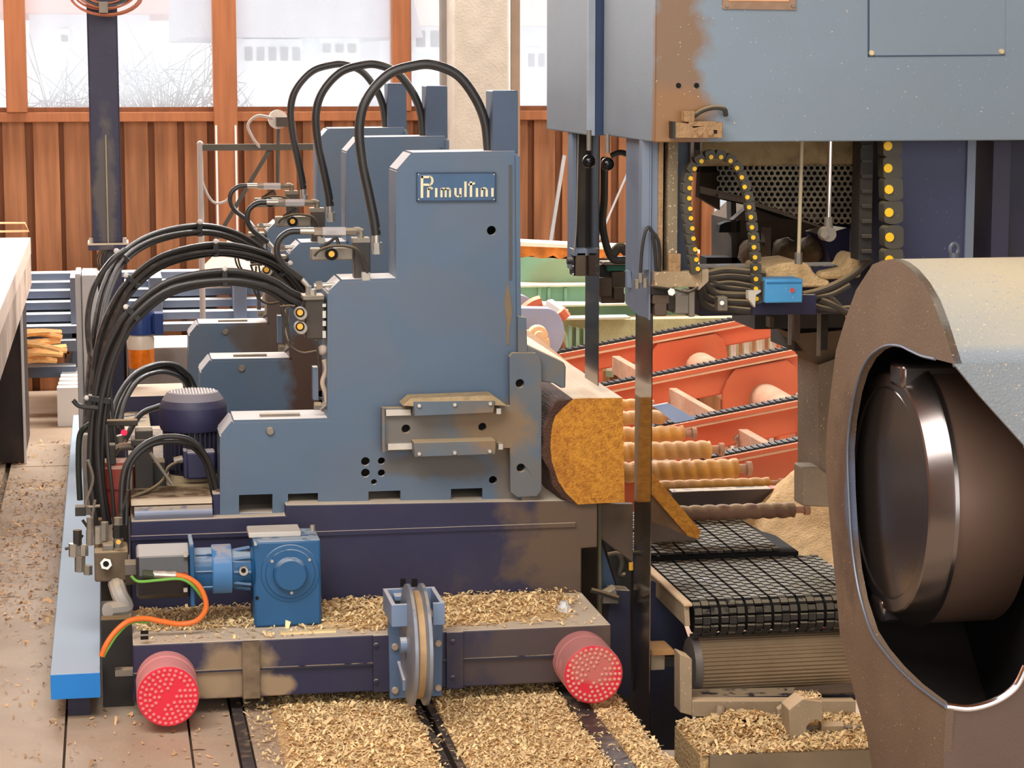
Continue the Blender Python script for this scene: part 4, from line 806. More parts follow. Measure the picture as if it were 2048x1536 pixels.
# access panel outline, screws
q = MB()
for (a_, b_) in (((1736, -10), (1738, 113)), ((1736, 112), (2010, 112))):
    if a_[0]+8 > b_[0]: q.plate([(a_[0], a_[1]), (a_[0]+2.5, a_[1]), (b_[0]+.5, b_[1]), (b_[0]-2, b_[1])], YH-.003, .003)
    else: q.plate([(a_[0], a_[1]+1.5), (b_[0], b_[1]-1), (b_[0], b_[1]-3), (a_[0], a_[1]-1)], YH-.003, .003)
q.build('panel_seam', mat('seam_dark', (58, 70, 88), .7), h1)
MB().plate([(1739, -10), (2010, -10), (2010, 110), (1739, 111)], YH-.002, .002).build('access_panel', housing, h1)
for (bx, by) in ((1743, 106), (2003, 103)): MB().lathe(P(bx, by, YH-.002), (0, -1, 0), [(0, .009), (.006, .007)], 10).build('screw', mat('brass_screw', (206, 186, 140), .5), h1)
for bx in (1357, 1393): MB().lathe(P(bx, 171, YH-.001), (0, -1, 0), [(0, .008), (.002, .008)], 14).build('hole', holem, h1)
MB().plate([(1445, -12), (1592, -12), (1592, 20), (1445, 18)], YH-.006, .006).build('data_plate', mat('dusty_plate', (150, 120, 96), .7, .2, var=.2, vs=20), h1, bevel=.001, label='dusty data plate with screws')
MB().plate([(1455, -12), (1580, -12), (1578, 3), (1458, 2)], YH-.008, .003).build('plate_dust', mat('orange_dust', (206, 156, 116), .9), h1)
for bx in (1453, 1585): MB().lathe(P(bx, 12, YH-.006), (0, -1, 0), [(0, .006), (.004, .005)], 8).build('screw', dullsteel, h1)
h2_ = thing('saw_housing', 'rear grey-blue band saw housing, left of and behind the front one', 'saw housing', (2.0, 8, P(1175, 272, 7.63).z), 'band saw housings')
Y2 = 7.62; q = P(1176, 271, Y2)
MB().box(q.x, 3.4, Y2, Y2*(1176-208)/(1090-208), q.z, 3.6).build('casing', housing, h2_, bevel=.004)
MB().box(q.x, q.x+.6, Y2-.012, Y2-.001, q.z+.002, 3.6).build('front_skin', mat('deep_blue_skin', (48, 64, 92), .5), h2_)
MB().box(q.x-.003, q.x+.02, Y2-.016, Y2+.01, q.z, 3.6).build('edge_trim', mat('edge_grey', (150, 160, 170), .5), h2_)
# limit switch on the housing
ls = thing('limit_switch', 'dusty limit switch with bent cable bolted to the housing corner', 'switch', P(1395, 282, YH-.05))
duty = mat('thick_dust_tan', (164, 130, 92), .9, var=.2, vs=18, bump=.7, bs=90)
MB().plate([(1347, 245), (1378, 247), (1388, 256), (1446, 244), (1446, 276), (1347, 276)], YH-.05, .048).build('bracket', duty, ls, bevel=.003)
MB().plate([(1346, 243), (1351, 243), (1351, 277), (1346, 277)], YH-.052, .05).build('side_plate', black, ls)
MB().pbox(1378, 243, 1432, 252, YH-.05, .04).build('shelf', duty, ls)
for bx in (1398, 1419): b = MB().lathe(P(bx, 265, YH-.05), (0, -1, 0), [(0, .013), (.003, .013), (.003, .0085), (.012, .0085)], 12).build('bolt', duty, ls)
MB().pbox(1425, 260, 1434, 267, YH-.052, .003).build('slot', holem, ls)
MB().pbox(1369, 222, 1390, 244, YH-.05, .04).build('switch_head', duty, ls, bevel=.003)
MB().tube([P(1388, 232, YH-.03), P(1405, 221, YH-.03), P(1428, 215, YH-.03), P(1448, 218, YH-.03), P(1452, 231, YH-.02)], m_px(5, YH), 10).build('cable', rubberd, ls)
# ------------------------------------------------------------------ guide columns below the housings
gc = thing('front_blade_guide', 'grey-blue blade guide column hanging below the front housing', 'blade guide', (P(1280, 300, 7).x, 7, 1))
yg0 = 6.98; yg1 = yg0*(1302-208)/(1252-208); xg = P(1302, 450, yg0).x
gcm = mat('guide_grey_blue', (116, 128, 146), .45, var=.08, vs=3, grime=.3, gcol=(110, 108, 106))
zA, zB = P(1302, 640, yg0).z, P(1252, 606, yg1).z
MB().px([(yg0, zA), (yg0+.03, zA+.004), (yg0+.15, zB-.02), (yg1, zB), (yg1, zh+.02), (yg0, zh+.02)], xg-.005, xg).build('side_sheet', gcm, gc)
MB().px([(yg0, P(0, 560, yg0).z), (yg0+.04, P(0, 560, yg0).z), (yg0+.04, zh+.02), (yg0, zh+.02)], xg-.03, xg-.006).build('front_rail', gcm, gc)
MB().plate([(1254, 540), (1262, 542), (1264, 578), (1254, 576)], yg1-.09, .02).build('latch', gcm, gc, bevel=.003)
for (x0, x1, mm, Y, y1) in ((1304, 1318, gcm, 6.99, 560), (1318, 1325, duty, 6.98, 545), (1326, 1336, holem, 7.05, 545), (1337, 1354, mat('dusty_rail', (134, 118, 92), .8, speck=.36, bump=.2), 6.97, 545), (1354, 1380, mat('slate_rail', (66, 74, 86), .5, var=.15), 7.03, 560), (1381, 1388, dullsteel, 7.0, 330), (1388, 1399, darkm, 7.03, 300), (1400, 1404, dullsteel, 7.0, 330)):
    MB().pbox(x0, 276, x1, y1, Y, .05).build('guide_rail', mm, gc, bevel=.001)
MB().pbox(1338, 508, 1362, 546, 6.95, .05).build('slider', duty, gc, bevel=.003)
MB().pbox(1310, 544, 1404, 574, 6.94, .06).build('carrier_plate', mat('tan_steel', (168, 144, 110), .75, var=.15, vs=14, speck=.34), gc, bevel=.002)
MB().plate([(1404, 540), (1417, 538), (1417, 562), (1398, 580), (1392, 578), (1404, 565)], 6.935, .04).build('chain_anchor', mat('tan_steel2', (176, 156, 126), .6), gc)
MB().tube([P(1300, 572, 6.93), P(1340, 577, 6.93), P(1375, 584, 6.93), P(1396, 574, 6.93)], .004, 8).build('thin_cable', rubberd, gc)
for (x0, y0, x1, y1, mm) in ((1302, 574, 1350, 590, darkm), (1306, 590, 1340, 608, dkbrown), (1310, 606, 1334, 632, dkbrown), (1350, 590, 1378, 628, dullsteel), (1378, 582, 1390, 634, dullsteel), (1336, 592, 1352, 622, darkm)):
    MB().pbox(x0, y0, x1, y1, 6.97, .1).build('guide_block', mm, gc, bevel=.004)
MB().tube([P(1343, 584, 6.94), P(1343, 584, 6.92)], m_px(8, 7), 6, 1).build('nut', steel, gc)
for pts in ([(1281, 545), (1284, 500), (1290, 466), (1298, 455), (1306, 470), (1311, 520), (1312, 545)], [(1300, 458), (1316, 480), (1320, 520), (1318, 545)]):
    MB().tube([P(a, b, 6.95) for a, b in pts], m_px(3.5, 7), 8).build('grease_hose', rubber, gc)
for (x, y) in ((1281, 556), (1310, 552), (1290, 566), (1274, 568)): MB().tube([P(x, y-9, 6.95), P(x, y+9, 6.95)], m_px(6, 7), 6, 1).build('grease_nipple', dullsteel, gc)
for (x, yb_, Y, hsrc) in ((1178, 309, 7.55, 260), (1215, 314, 7.35, 268)):
    k = thing('ball_knob', ('black ball knob on a rod hanging below the rear housing' if x < 1200 else 'black ball knob on a rod hanging below the front housing'), 'knob', P(x, yb_, Y))
    MB().ball(P(x, yb_+14, Y), m_px(14, Y), 24).build('ball', mat('gloss_black', (18, 18, 20), .12), k); MB().cyl(P(x, yb_-8, Y), P(x, hsrc, Y), m_px(5, Y), 12).build('rod', dullsteel, k)
g2 = thing('rear_blade_guide', 'dark rear blade guide with valve blocks behind the rear saw band', 'blade guide', (P(1220, 560, 7.9).x, 7.95, 1))
for (x0, y0, x1, y1, Y, mm) in ((1144, 262, 1153, 540, 7.95, gcm), (1154, 264, 1172, 500, 7.97, darkm), (1147, 498, 1176, 512, 7.9, gcm), (1148, 512, 1152, 552, 7.92, holem), (1153, 505, 1172, 552, 7.9, dkbrown), (1200, 530, 1216, 560, 8.0, darkm), (1208, 524, 1256, 530, 7.95, dullsteel),
                             (1214, 530, 1256, 542, 7.97, mat('green_label', (20, 84, 66), .5)), (1199, 556, 1224, 592, 7.95, dkbrown), (1224, 545, 1256, 575, 7.97, darkm), (1203, 588, 1250, 606, 7.98, dkbrown), (1228, 575, 1248, 600, 7.95, darkm)):
    MB().pbox(x0, y0, x1, y1, Y, .08).build('guide_block', mm, g2, bevel=.003)
MB().tube([P(1209, 318, 7.8), P(1208, 400, 7.9), P(1205, 450, 7.95), P(1214, 495, 7.95), P(1226, 518, 7.95), P(1250, 520, 7.95)], m_px(8, 7.9), 10).build('thick_hose', rubber, g2)
MB().tube([P(1222, 312, 7.8), P(1240, 305, 7.8), P(1256, 309, 7.8)], m_px(6, 7.8), 10).build('thick_hose', rubber, g2)
MB().tube([P(1224, 510, 7.95), P(1240, 494, 7.95), P(1254, 505, 7.95)], m_px(10, 7.9), 10).build('dusty_hose', rubberd, g2)
MB().tube([P(1134, 522, 7.9), P(1145, 522, 7.9)], m_px(7, 7.9), 12, 1).build('knob', navydark, g2)
for y in (532, 548): MB().lathe(P(1146, y, 7.915), (0, -1, 0), [(0, .003), (.003, .003)], 8).build('screw', white, g2)
MB().tube([P(1148, 505, 7.88), P(1153, 445, 7.88), P(1157, 262, 7.88)], .003, 6).build('thin_rod', dullsteel, g2)
# ------------------------------------------------------------------ energy chains
def energy_chain(label, path, Y, pitch, wpx, dotr, dep):
    t = thing('energy_chain', label, 'cable chain', P(path[-1][0], path[-1][1], Y)); 
    pts = [P(x, y, Y) for x, y in path]; q = []; e = [pts[0]*2-pts[1]]+pts+[pts[-1]*2-pts[-2]]
    for i in range(1, len(e)-2):
        a, b, c, d = e[i-1:i+3]
        for k in range(12):
            s = k/12; q.append(.5*((2*b)+(c-a)*s+(2*a-5*b+4*c-d)*s*s+(3*b-a-3*c+d)*s**3))
    q.append(pts[-1]); acc = 0; out = [q[0]]; pm_ = m_px(pitch, Y)
    for i in range(1, len(q)):
        acc += (q[i]-q[i-1]).length
        if acc >= pm_: out.append(q[i]); acc = 0
    lm = mat('chain_plastic', (74, 70, 60), .6, var=.2, dust=.6, dcol=(150, 134, 100), speck=.24); ym = mat('yellow_pin', (250, 196, 34), .45)
    wd = m_px(wpx/2, Y); q = MB(); ll = pm_*.62; n = 6
    prof = [(ll+0*0, 0)]
    prof = [(ll*.62+wd*.4*math.cos(a), wd*math.sin(a)) for a in [math.radians(-90+30*i) for i in range(7)]]+[(-ll*.62+wd*.4*math.cos(a), wd*math.sin(a)) for a in [math.radians(90+30*i) for i in range(7)]]
    base = MB().py(prof, -.004, dep).build('link', lm, t); pin = MB().lathe((0, -.004, 0), (0, -1, 0), [(0, m_px(dotr, Y)), (.003, m_px(dotr, Y)*.9)], 12).build('pin', ym, base)
    first = True
    for i in range(len(out)-1):
        a, b = out[i], out[i+1]; mid = (a+b)/2; ang = math.atan2(b.z-a.z, b.x-a.x); yy = Y+(.003 if i % 2 else 0)
        if first: l = base; p = pin; first = False
        else:
            l = bpy.data.objects.new('link', base.data); C.objects.link(l); l.parent = t; p = bpy.data.objects.new('pin', pin.data); C.objects.link(p); p.parent = l
        cen = mid; WO[l.name] = Vector(cen); l.location = Vector((mid.x, yy+.0, mid.z))-WO[t.name]; l.rotation_euler = (0, -ang, 0)
        p.location = Vector((0, -.0065-dep/2, 0)); WO[p.name] = cen
    return t
def recenter_note(): pass
energy_chain('arched black energy chain with small yellow pins below the front housing', [(1398, 545), (1392, 500), (1384, 440), (1380, 385), (1386, 345), (1406, 322), (1436, 317), (1462, 330), (1478, 362), (1490, 410), (1498, 470), (1503, 530), (1505, 606)], 6.93, 18.5, 18.5, 5, .03)
energy_chain('straight vertical energy chain with large yellow pins, left of the navy column', [(1760, 268), (1762, 350), (1764, 440), (1764, 560)], 6.95, 43, 41, 10, .05)
# ------------------------------------------------------------------ saw frame behind, screen, rods
sf = thing('band_saw_stand', 'dark dusty saw frame behind the energy chains with a window opening', 'machine', (2.5, 7.9, -.5))
YF = 8.0
MB().pbox(1392, 272, 1760, 330, 7.3, .3).build('insulated_lintel', mat('caked_dust', (170, 144, 104), .95, var=.3, vs=10, bump=1, bs=30, grime=.5, gcol=(70, 56, 38), gs=8), sf, bevel=.01)
for (pts, Y, d, mm) in (([(1402, 326), (1760, 326), (1760, 345), (1402, 345)], 7.5, .3, holem), ([(1466, 440), (1500, 410), (1760, 470), (1760, 560), (1466, 560)], YF, .3, darkm), ([(1402, 330), (1440, 330), (1440, 420), (1398, 395)], 7.6, .05, mat('umber', (66, 54, 40), .8)),
                        ([(1413, 515), (1760, 515), (1760, 560), (1413, 560)], 7.9, .1, holem), ([(1450, 445), (1480, 440), (1480, 465), (1438, 465), (1440, 450)], 7.9, .05, holem), ([(1462, 400), (1472, 400), (1476, 560), (1464, 560)], 7.9, .06, darkm),
                        ([(1645, 470), (1712, 450), (1725, 520), (1720, 560), (1672, 560)], 7.6, .2, navy), ([(1530, 455), (1542, 455), (1542, 530), (1530, 530)], 7.7, .05, dkbrown), ([(1400, 372), (1640, 430), (1640, 444), (1400, 386)], 7.35, .02, dkbrown)):
    MB().plate(pts, Y, d).build('frame_plate', mm, sf)
for (x, y, rx, rz) in ((1505, 505, 26, 30), (1570, 500, 22, 26), (1620, 500, 24, 30), (1655, 495, 20, 24)):
    q = MB(); q.ball((0, 0, 0), 1, 14); c = P(x, y, 7.75); q.v = [(c.x+v[0]*m_px(rx, 7.75)*(1+.3*noise.noise(Vector(v)*2)), 7.75+v[1]*.1, c.z+v[2]*m_px(rz, 7.75)*(1+.3*noise.noise(Vector(v)*2))) for v in q.v]
    q.build('dust_lump', mat('brown_dust', (104, 84, 58), .95, var=.25, vs=20, bump=.5), sf)
MB().plate([(1466, 440), (1500, 410), (1700, 440), (1700, 450)], 7.8, .05).build('frame_plate', dkbrown, sf)
# pillar legs below the mechanism
for (x0, y0, x1, y1, Y, d, mm) in ((1510, 620, 1690, 655, 7.75, .3, darkm), (1590, 640, 1700, 700, 7.8, .3, darkm), (1578, 630, 1583, 690, 7.5, .01, dullsteel), (1588, 630, 1600, 680, 7.5, .05, dkbrown), (1636, 628, 1641, 712, 7.5, .01, dullsteel), (1643, 628, 1655, 700, 7.5, .05, darkm), (1540, 635, 1548, 655, 7.6, .05, dkbrown)):
    MB().pbox(x0, y0, x1, y1, Y, d).build('frame_leg', mm, sf)
MB().plate([(1585, 668), (1700, 660), (1700, 740), (1640, 740)], 7.75, .2).build('frame_plate', mat('brown_ramp', (110, 92, 70), .8, grime=.4), sf)
MB().plate([(1637, 730), (1720, 700), (1720, 1010), (1637, 1010)], 7.72, .25).build('frame_leg', mat('taupe_pillar', (134, 118, 100), .8, var=.15, vs=5, speck=.33), sf)
MB().plate([(1604, 934), (1637, 934), (1668, 960), (1668, 1015), (1604, 1012)], 7.68, .1).build('foot_box', mat('taupe_box', (150, 134, 112), .8, speck=.3), sf, bevel=.006)
nc = thing('navy_machine_column', 'broad navy machine column right of the straight energy chain', 'column', P(1860, 520, 7.2))
MB().pbox(1782, 280, 1936, 700, 7.05, .4).build('shaft', mat('navy_column', (56, 60, 88), .45, var=.08, vs=3, dust=.3, speck=.28), nc, bevel=.004)
MB().pbox(1936, 280, 1941, 700, 7.04, .3).build('edge_bar', gcm, nc)
MB().pbox(1988, 282, 2010, 700, 7.1, .3).build('rear_post', navy, nc); MB().pbox(2010, 282, 2140, 700, 7.15, .3).build('rear_panel', navydark, nc)
MB().pbox(1940, 284, 2000, 700, 7.5, .05).build('dark_gap', holem, nc)  # black sheet standing in for the shade in the gap
q = MB(); q.plate([(1940, 272), (1990, 272), (1984, 320), (1974, 345), (1960, 340), (1948, 335)], 7.3, .08); q.build('insulation_rag', mat('beige_rag', (186, 166, 128), .9, var=.2, vs=20, bump=.6), nc)
MB().pbox(1722, 272, 1742, 520, 7.0, .08).build('chain_trough', darkm, nc)
for k in range(8): MB().pbox(1724, 290+k*30, 1744, 296+k*30, 6.985, .03).build('trough_rib', rubberd, nc)
# perforated screen: every hole is a hole
ps_ = thing('perforated_screen', 'dusty perforated sheet metal screen behind the hanging rods', 'screen', P(1560, 400, 7.35))
def inside(p, poly):
    r = False; j = len(poly)-1
    for i in range(len(poly)):
        if (poly[i][1] > p[1]) != (poly[j][1] > p[1]) and p[0] < (poly[j][0]-poly[i][0])*(p[1]-poly[i][1])/(poly[j][1]-poly[i][1])+poly[i][0]: r = not r
        j = i
    return r
q = MB(); poly = [(1436, 332), (1724, 331), (1724, 448), (1640, 452), (1560, 420), (1490, 398), (1436, 388)]; pt = 12.2; row = 0; yv = 336
while yv < 452:
    xv = 1440+(pt/2 if row % 2 else 0)
    while xv < 1722:
        if inside((xv, yv), poly):
            Yq = 7.42-(.12 if xv > 1545 else .12*(xv-1436)/109)
            vs = []
            for k in range(6):
                a_ = math.radians(30+60*k); vs.append(P(xv+pt*.59*math.cos(a_), yv-pt*.59*math.sin(a_), Yq))
            for k in range(6):
                a_ = math.radians(30+60*k); vs.append(P(xv+pt*.37*math.cos(a_), yv-pt*.37*math.sin(a_), Yq))
            vs += [v+Vector((0, .004, 0)) for v in vs[6:]]
            q.add(vs, [(k, (k+1) % 6, 6+(k+1) % 6, 6+k) for k in range(6)]+[(6+k, 6+(k+1) % 6, 12+(k+1) % 6, 12+k) for k in range(6)])
        xv += pt
    yv += pt*.866; row += 1
q.build('perforated_sheet', mat('screen_steel', (150, 136, 110), .6, .2, var=.2, vs=14, grime=.6, gcol=(96, 90, 80), gs=8), ps_, kind='stuff')
MB().plate([(1436, 328), (1724, 326), (1724, 460), (1560, 436), (1490, 410), (1436, 398)], 7.47, .01).build('screen_back', holem, ps_)
MB().plate([(1436, 388), (1490, 398), (1560, 420), (1640, 452), (1650, 458), (1560, 428), (1490, 406), (1436, 396)], 7.3, .02).build('screen_edge', dkbrown, ps_)
tag(MB().box(P(1430, 400, 14.35).x, P(1468, 400, 14.35).x, 14.35, 14.37, 0, P(1450, 380, 14.35).z).build('pale_panel', mat('pale_sky_panel', (204, 226, 246), .5)), 'pale light blue panel at the back wall, seen through the saw frame opening', 'panel')  # pale blue sheet added where daylight shows through the wall
rd = thing('hanging_rod', 'thin dusty rod hanging straight down in front of the perforated screen', 'rod', P(1600, 525, 7.0))
MB().cyl(P(1604, 272, 7.0), P(1597, 525, 7.0), m_px(4, 7), 12).build('rod_bar', mat('tan_rod', (188, 172, 140), .6), rd); MB().tube([P(1597, 505, 7), P(1597, 528, 7)], m_px(8, 7), 6, 1).build('rod_nut', dullsteel, rd)
hy = thing('piston_rod', 'chromed piston rod with a dusty clevis right of the thin hanging rod', 'piston', P(1655, 470, 6.98))
MB().cyl(P(1661, 268, 6.98), P(1657, 440, 6.98), m_px(5.5, 7), 16).build('chrome_rod', chrome, hy)
MB().tube([P(1657, 434, 6.98), P(1657, 458, 6.98)], m_px(9, 7), 10, 1).build('clevis', dullsteel, hy); MB().lathe(P(1655, 468, 6.96), (0, -1, 0), [(-.03, m_px(15, 7)), (.02, m_px(15, 7))], 18).build('clevis_eye', dullsteel, hy)
MB().lathe(P(1645, 468, 6.95), (0, -1, 0), [(0, m_px(8, 7)), (.02, m_px(8, 7))], 12).build('clevis_pin', dullsteel, hy)
# crossbeam with hoses and the blue junction box
xb = thing('guide_crossbeam', 'navy crossbeam under dusty hoses carrying the blue junction box', 'beam', P(1560, 630, 7.1))
MB().pbox(1400, 536, 1738, 626, 7.2, .15).build('beam_body', navydark, xb, bevel=.004)
MB().plate([(1506, 596), (1512, 590), (1632, 590), (1632, 629), (1506, 629)], 6.99, .03).build('front_plate', navy, xb)
def bumpy(pts, Y, dep, rise, nm, mm, par):
    q = MB(); q.plate(pts, Y, dep); return q.build(nm, mm, par, bevel=.012)
bumpy([(1525, 560), (1533, 534), (1560, 527), (1600, 523), (1618, 528), (1628, 545), (1640, 556), (1660, 562), (1660, 575), (1525, 575)], 7.06, .25, .02, 'dust_heap', sawdust, xb)
bumpy([(1640, 545), (1690, 535), (1700, 512), (1716, 505), (1724, 530), (1724, 556), (1640, 560)], 7.15, .15, .02, 'dust_heap', sawdust, xb)
for pts in ([(1415, 548), (1450, 541), (1500, 545), (1530, 550)], [(1415, 556), (1460, 552), (1500, 556), (1520, 560)], [(1412, 572), (1460, 566), (1510, 574)], [(1404, 566), (1412, 592), (1440, 602), (1500, 606)], [(1398, 575), (1404, 602), (1424, 616), (1460, 618), (1500, 622)], [(1410, 566), (1430, 586), (1460, 590), (1500, 590)], [(1420, 560), (1450, 574), (1500, 580)],
            [(1606, 590), (1640, 582), (1680, 565), (1712, 545), (1742, 515)], [(1606, 596), (1660, 590), (1700, 570)], [(1640, 600), (1670, 612), (1690, 622), (1730, 640)], [(1620, 610), (1660, 618), (1700, 616)], [(1655, 590), (1672, 605), (1690, 625)]):
    MB().tube([P(a, b, 7.05) for a, b in pts], m_px(8 if len(pts) > 3 else 6, 7.05), 10).build('hose', rubberd, xb)
MB().pbox(1436, 594, 1456, 622, 7.0, .05).build('pipe_clamp', dullsteel, xb, bevel=.004); MB().tube([P(1444, 606, 7), P(1444, 606, 6.985)], m_px(5, 7), 6, 1).build('clamp_bolt', steel, xb)
MB().plate([(1497, 582), (1522, 580), (1522, 584), (1512, 590), (1510, 615), (1497, 598)], 6.9, .03).build('anchor_bracket', mat('pale_bracket', (206, 198, 180), .6), xb)
jb = thing('junction_box', 'light blue electrical junction box with one red plug below the energy chain', 'junction box', P(1568, 605, 6.9))
MB().plate([(1524, 562), (1532, 560), (1532, 604), (1524, 600)], 6.9, .08).build('box_base', darkm, jb)
bx_ = MB().pbox(1531, 559, 1605, 605, 6.88, .1).build('box_lid', mat('junction_blue', (74, 150, 200), .45, var=.08, vs=14, speck=.27), jb, bevel=.004)
MB().pbox(1533, 565, 1603, 566.5, 6.878, .003).build('lid_groove', mat('junction_groove', (44, 110, 158), .5), jb)
MB().lathe(P(1584.5, 580.5, 6.88), (0, -1, 0), [(0, m_px(5.5, 6.9)), (.003, m_px(5, 6.9))], 14).build('red_plug', mat('plug_pinkred', (190, 80, 80), .5), jb)
# ------------------------------------------------------------------ inclined red chain conveyors
rdx = []
def line(p0, p1): return lambda x: p0[1]+(p1[1]-p0[1])*(x-p0[0])/(p1[0]-p0[0])
red_specs = [(12.4, (1120, 704), (1560, 622), 1120, 1640, 42, 'rearmost'), (11.4, (1190, 774), (1592, 695), 1180, 1690, 56, 'second from the rear'), (10.4, (1302, 855), (1640, 789), 1292, 1720, 60, 'third from the rear'), (9.55, (1393, 921), (1640, 873), 1396, 1720, 110, 'frontmost')]
for n, (Y, a, b, xl, xr_, hp, wd) in enumerate(red_specs):
    L_ = line(a, b); t = thing('inclined_chain_conveyor', wd+' of the four inclined red chain conveyors', 'conveyor', (P((xl+xr_)/2, 900, Y).x, Y, -.5), 'inclined red chain conveyors'); rdx.append(t)
    MB().plate([(xl, L_(xl)+6), (xr_, L_(xr_)+6), (xr_, L_(xr_)+hp+6), (xl+30, L_(xl+30)+hp+6), (xl, L_(xl)+hp*.6)], Y, .01).build('side_plate', redp, t)
    MB().plate([(xl, L_(xl)+4), (xr_, L_(xr_)+4), (xr_, L_(xr_)+13), (xl, L_(xl)+13)], Y-.05, .13).build('top_flange', redp, t, bevel=.002)
    MB().plate([(xl, L_(xl)+13), (xr_, L_(xr_)+13), (xr_, L_(xr_)+17), (xl, L_(xl)+18)], Y-.045, .05).build('dust_line', mat('dust_line', (226, 186, 150), .9, var=.1), t)
    MB().plate([(xl, L_(xl)+hp*.6), (xr_, L_(xr_)+hp), (xr_, L_(xr_)+hp+8), (xl+30, L_(xl+30)+hp+8)], Y+.03, .02).build('rear_plate', redp, t)
    q = MB(); x = xl
    while x < xr_:
        p = P(x, L_(x), Y+.0); k = int(x/6) % 2; q.box(p.x-.012, p.x+.012, Y-.02-(.01 if k else 0), Y+.03+(.01 if k else 0), p.z-.007, p.z+.007+(.005 if k else 0)); x += 6
    q.build('chain', mat('oiled_chain', (48, 50, 52), .5, .3, dust=.3, dcol=(120, 110, 96)), t, kind='stuff')
    gx = [(1290, 1458), (1445, 1600), (1600, 1740), (1700, 1800)][n]
    if n < 3: MB().plate([(gx[0], L_(gx[0])+60), (gx[0]+8, L_(gx[0])+40), (gx[0]+26, L_(gx[0]+26)+20), (gx[1]-26, L_(gx[1]-26)+22), (gx[1]-8, L_(gx[1])+42), (gx[1], L_(gx[1])+90), (gx[1]-60, L_(gx[1])+115), (gx[0], L_(gx[0])+95)], Y-.03, .02).build('gusset_plate', redp, t, bevel=.004)
    for lx in (xl+60, xr_-80): MB().box(P(lx, 900, Y).x, P(lx+26, 900, Y).x, Y+.02, Y+.1, -.5, P(lx, L_(lx)+hp, Y).z).build('leg', redp, t)
# cross ties running towards the camera
def tie(px, py, Ya, Yb, wpx, hpx, par, name='cross_tie', mm=None):
    a = P(px, py, Ya); wd = m_px(wpx, Ya); hh = m_px(hpx, Ya)
    MB().box(a.x, a.x+wd, Yb, Ya, a.z-hh, a.z).build(name, mm or pinkdust, par, bevel=.003)
tie(1224, 712, 12.3, 11.5, 16, 36, rdx[0]); tie(1338, 776, 11.3, 10.5, 16, 36, rdx[1]); tie(1476, 858, 10.3, 9.65, 20, 40, rdx[2])
for (px, py, Ya, Yb, r, par) in ((1400, 735, 12.3, 11.5, 40, rdx[0]), (1530, 800, 11.3, 10.5, 44, rdx[1]), (1640, 880, 10.3, 9.7, 30, rdx[2])):
    a = P(px, py, Ya); MB().cyl((a.x, Ya, a.z), (a.x, Yb, a.z-.02), m_px(r, Ya)*.8, 24).build('return_tube', pinkdust, par)
for (bx, by) in ((1474, 876), (1474, 892)): MB().hexbolt(P(bx, by, 10.35), (0, -1, 0), .02, .03).build('bolt', steel, rdx[2])
# light rubbish and stripes seen below the red sides
o = thing('slatted_crate', 'pale slatted crate glimpsed under the red conveyors', 'crate', P(1520, 720, 12.6))
for k in range(12): MB().box(P(1452+k*13, 700, 12.5).x, P(1459+k*13, 700, 12.5).x, 12.5, 12.52, -.5, P(1500, 660, 12.5).z).build('slat', white if k % 2 else pinkdust, o)
# yellow spiral rollers
yel = mat('yellow_roller', (208, 150, 66), .5, var=.15, vs=10, dust=.5, dcol=(226, 188, 150), grime=.4, gcol=(150, 116, 92)); brr = mat('brown_roller', (128, 96, 76), .6, var=.2, dust=.5)
rc = thing('roller_table', 'table of yellow spiral rollers right of the log', 'roller table', (P(1400, 950, 9).x, 9, -.5))
rows = [(1215, 1285, 800, 820, yel), (1215, 1330, 824, 850, yel), (1225, 1368, 856, 887, yel), (1232, 1422, 888, 922, yel), (1240, 1476, 926, 964, yel), (1300, 1540, 963, 984, yel), (1330, 1590, 1014, 1043, brr)]
for (xa, xb_, ya, yb_, mm) in rows:
    r = None; zt5 = None
    Y = 4600*1.6/(((ya+yb_)/2+3)-127); r = m_px((yb_-ya)/2, Y)*1.18; c = P(xa, (ya+yb_)/2, Y); e = P(xb_, (ya+yb_)/2, Y); L5 = e.x-c.x
    vs = []; fs = []; nx = int(L5/.006); sg_ = 20
    for i in range(nx+1):
        for k in range(sg_):
            a_ = 2*math.pi*k/sg_; s = abs(math.cos((a_-2*math.pi*(i*L5/nx)/.052)/2)); rr = r*(.84+.18*s) if 0 < i < nx else r*.6
            vs.append((c.x+L5*i/nx, Y+rr*math.cos(a_), c.z+rr*math.sin(a_)))
    for i in range(nx):
        for k in range(sg_): j = (k+1) % sg_; fs.append((i*sg_+k, i*sg_+j, (i+1)*sg_+j, (i+1)*sg_+k))
    fs += [tuple(range(sg_)), tuple(nx*sg_+k for k in range(sg_))]
    ro = MB().add(vs, fs).build('spiral_roller', mm, rc, angle=60)
    MB().cyl((e.x, Y, c.z), (e.x+.04, Y, c.z), r*.45, 14).build('journal', pinkdust, ro); MB().lathe((e.x+.035, Y, c.z), (1, 0, 0), [(0, r*.7), (.02, r*.7)], 16).build('bearing', pinkdust, ro)
a = P(1345, 984, 8.55); b = P(1604, 1010, 8.55)
MB().box(a.x, P(1545, 984, 8.55).x, 8.55, 8.62, b.z, a.z).build('cross_beam', mat('polished_beam', (86, 76, 74), .3, .5, dust=.4), rc, bevel=.004); MB().box(P(1545, 984, 8.55).x, b.x, 8.55, 8.62, b.z, a.z).build('painted_end', mat('deep_red', (176, 62, 36), .5), rc, bevel=.004)
for Y in (9.0, 9.7, 10.4): MB().box(P(1250, 950, Y).x, P(1250, 950, Y).x+.04, Y, Y+.05, -.5, .4).build('leg', redp, rc)
# pale blue chute behind rollers
o = MB().plate([(1306, 812), (1336, 806), (1392, 838), (1350, 846)], 9.9, .02).build('blue_chute', mat('sky_blue_sheet', (150, 180, 224), .5, dust=.5)); tag(o, 'pale blue sheet chute under the third red conveyor', 'chute')
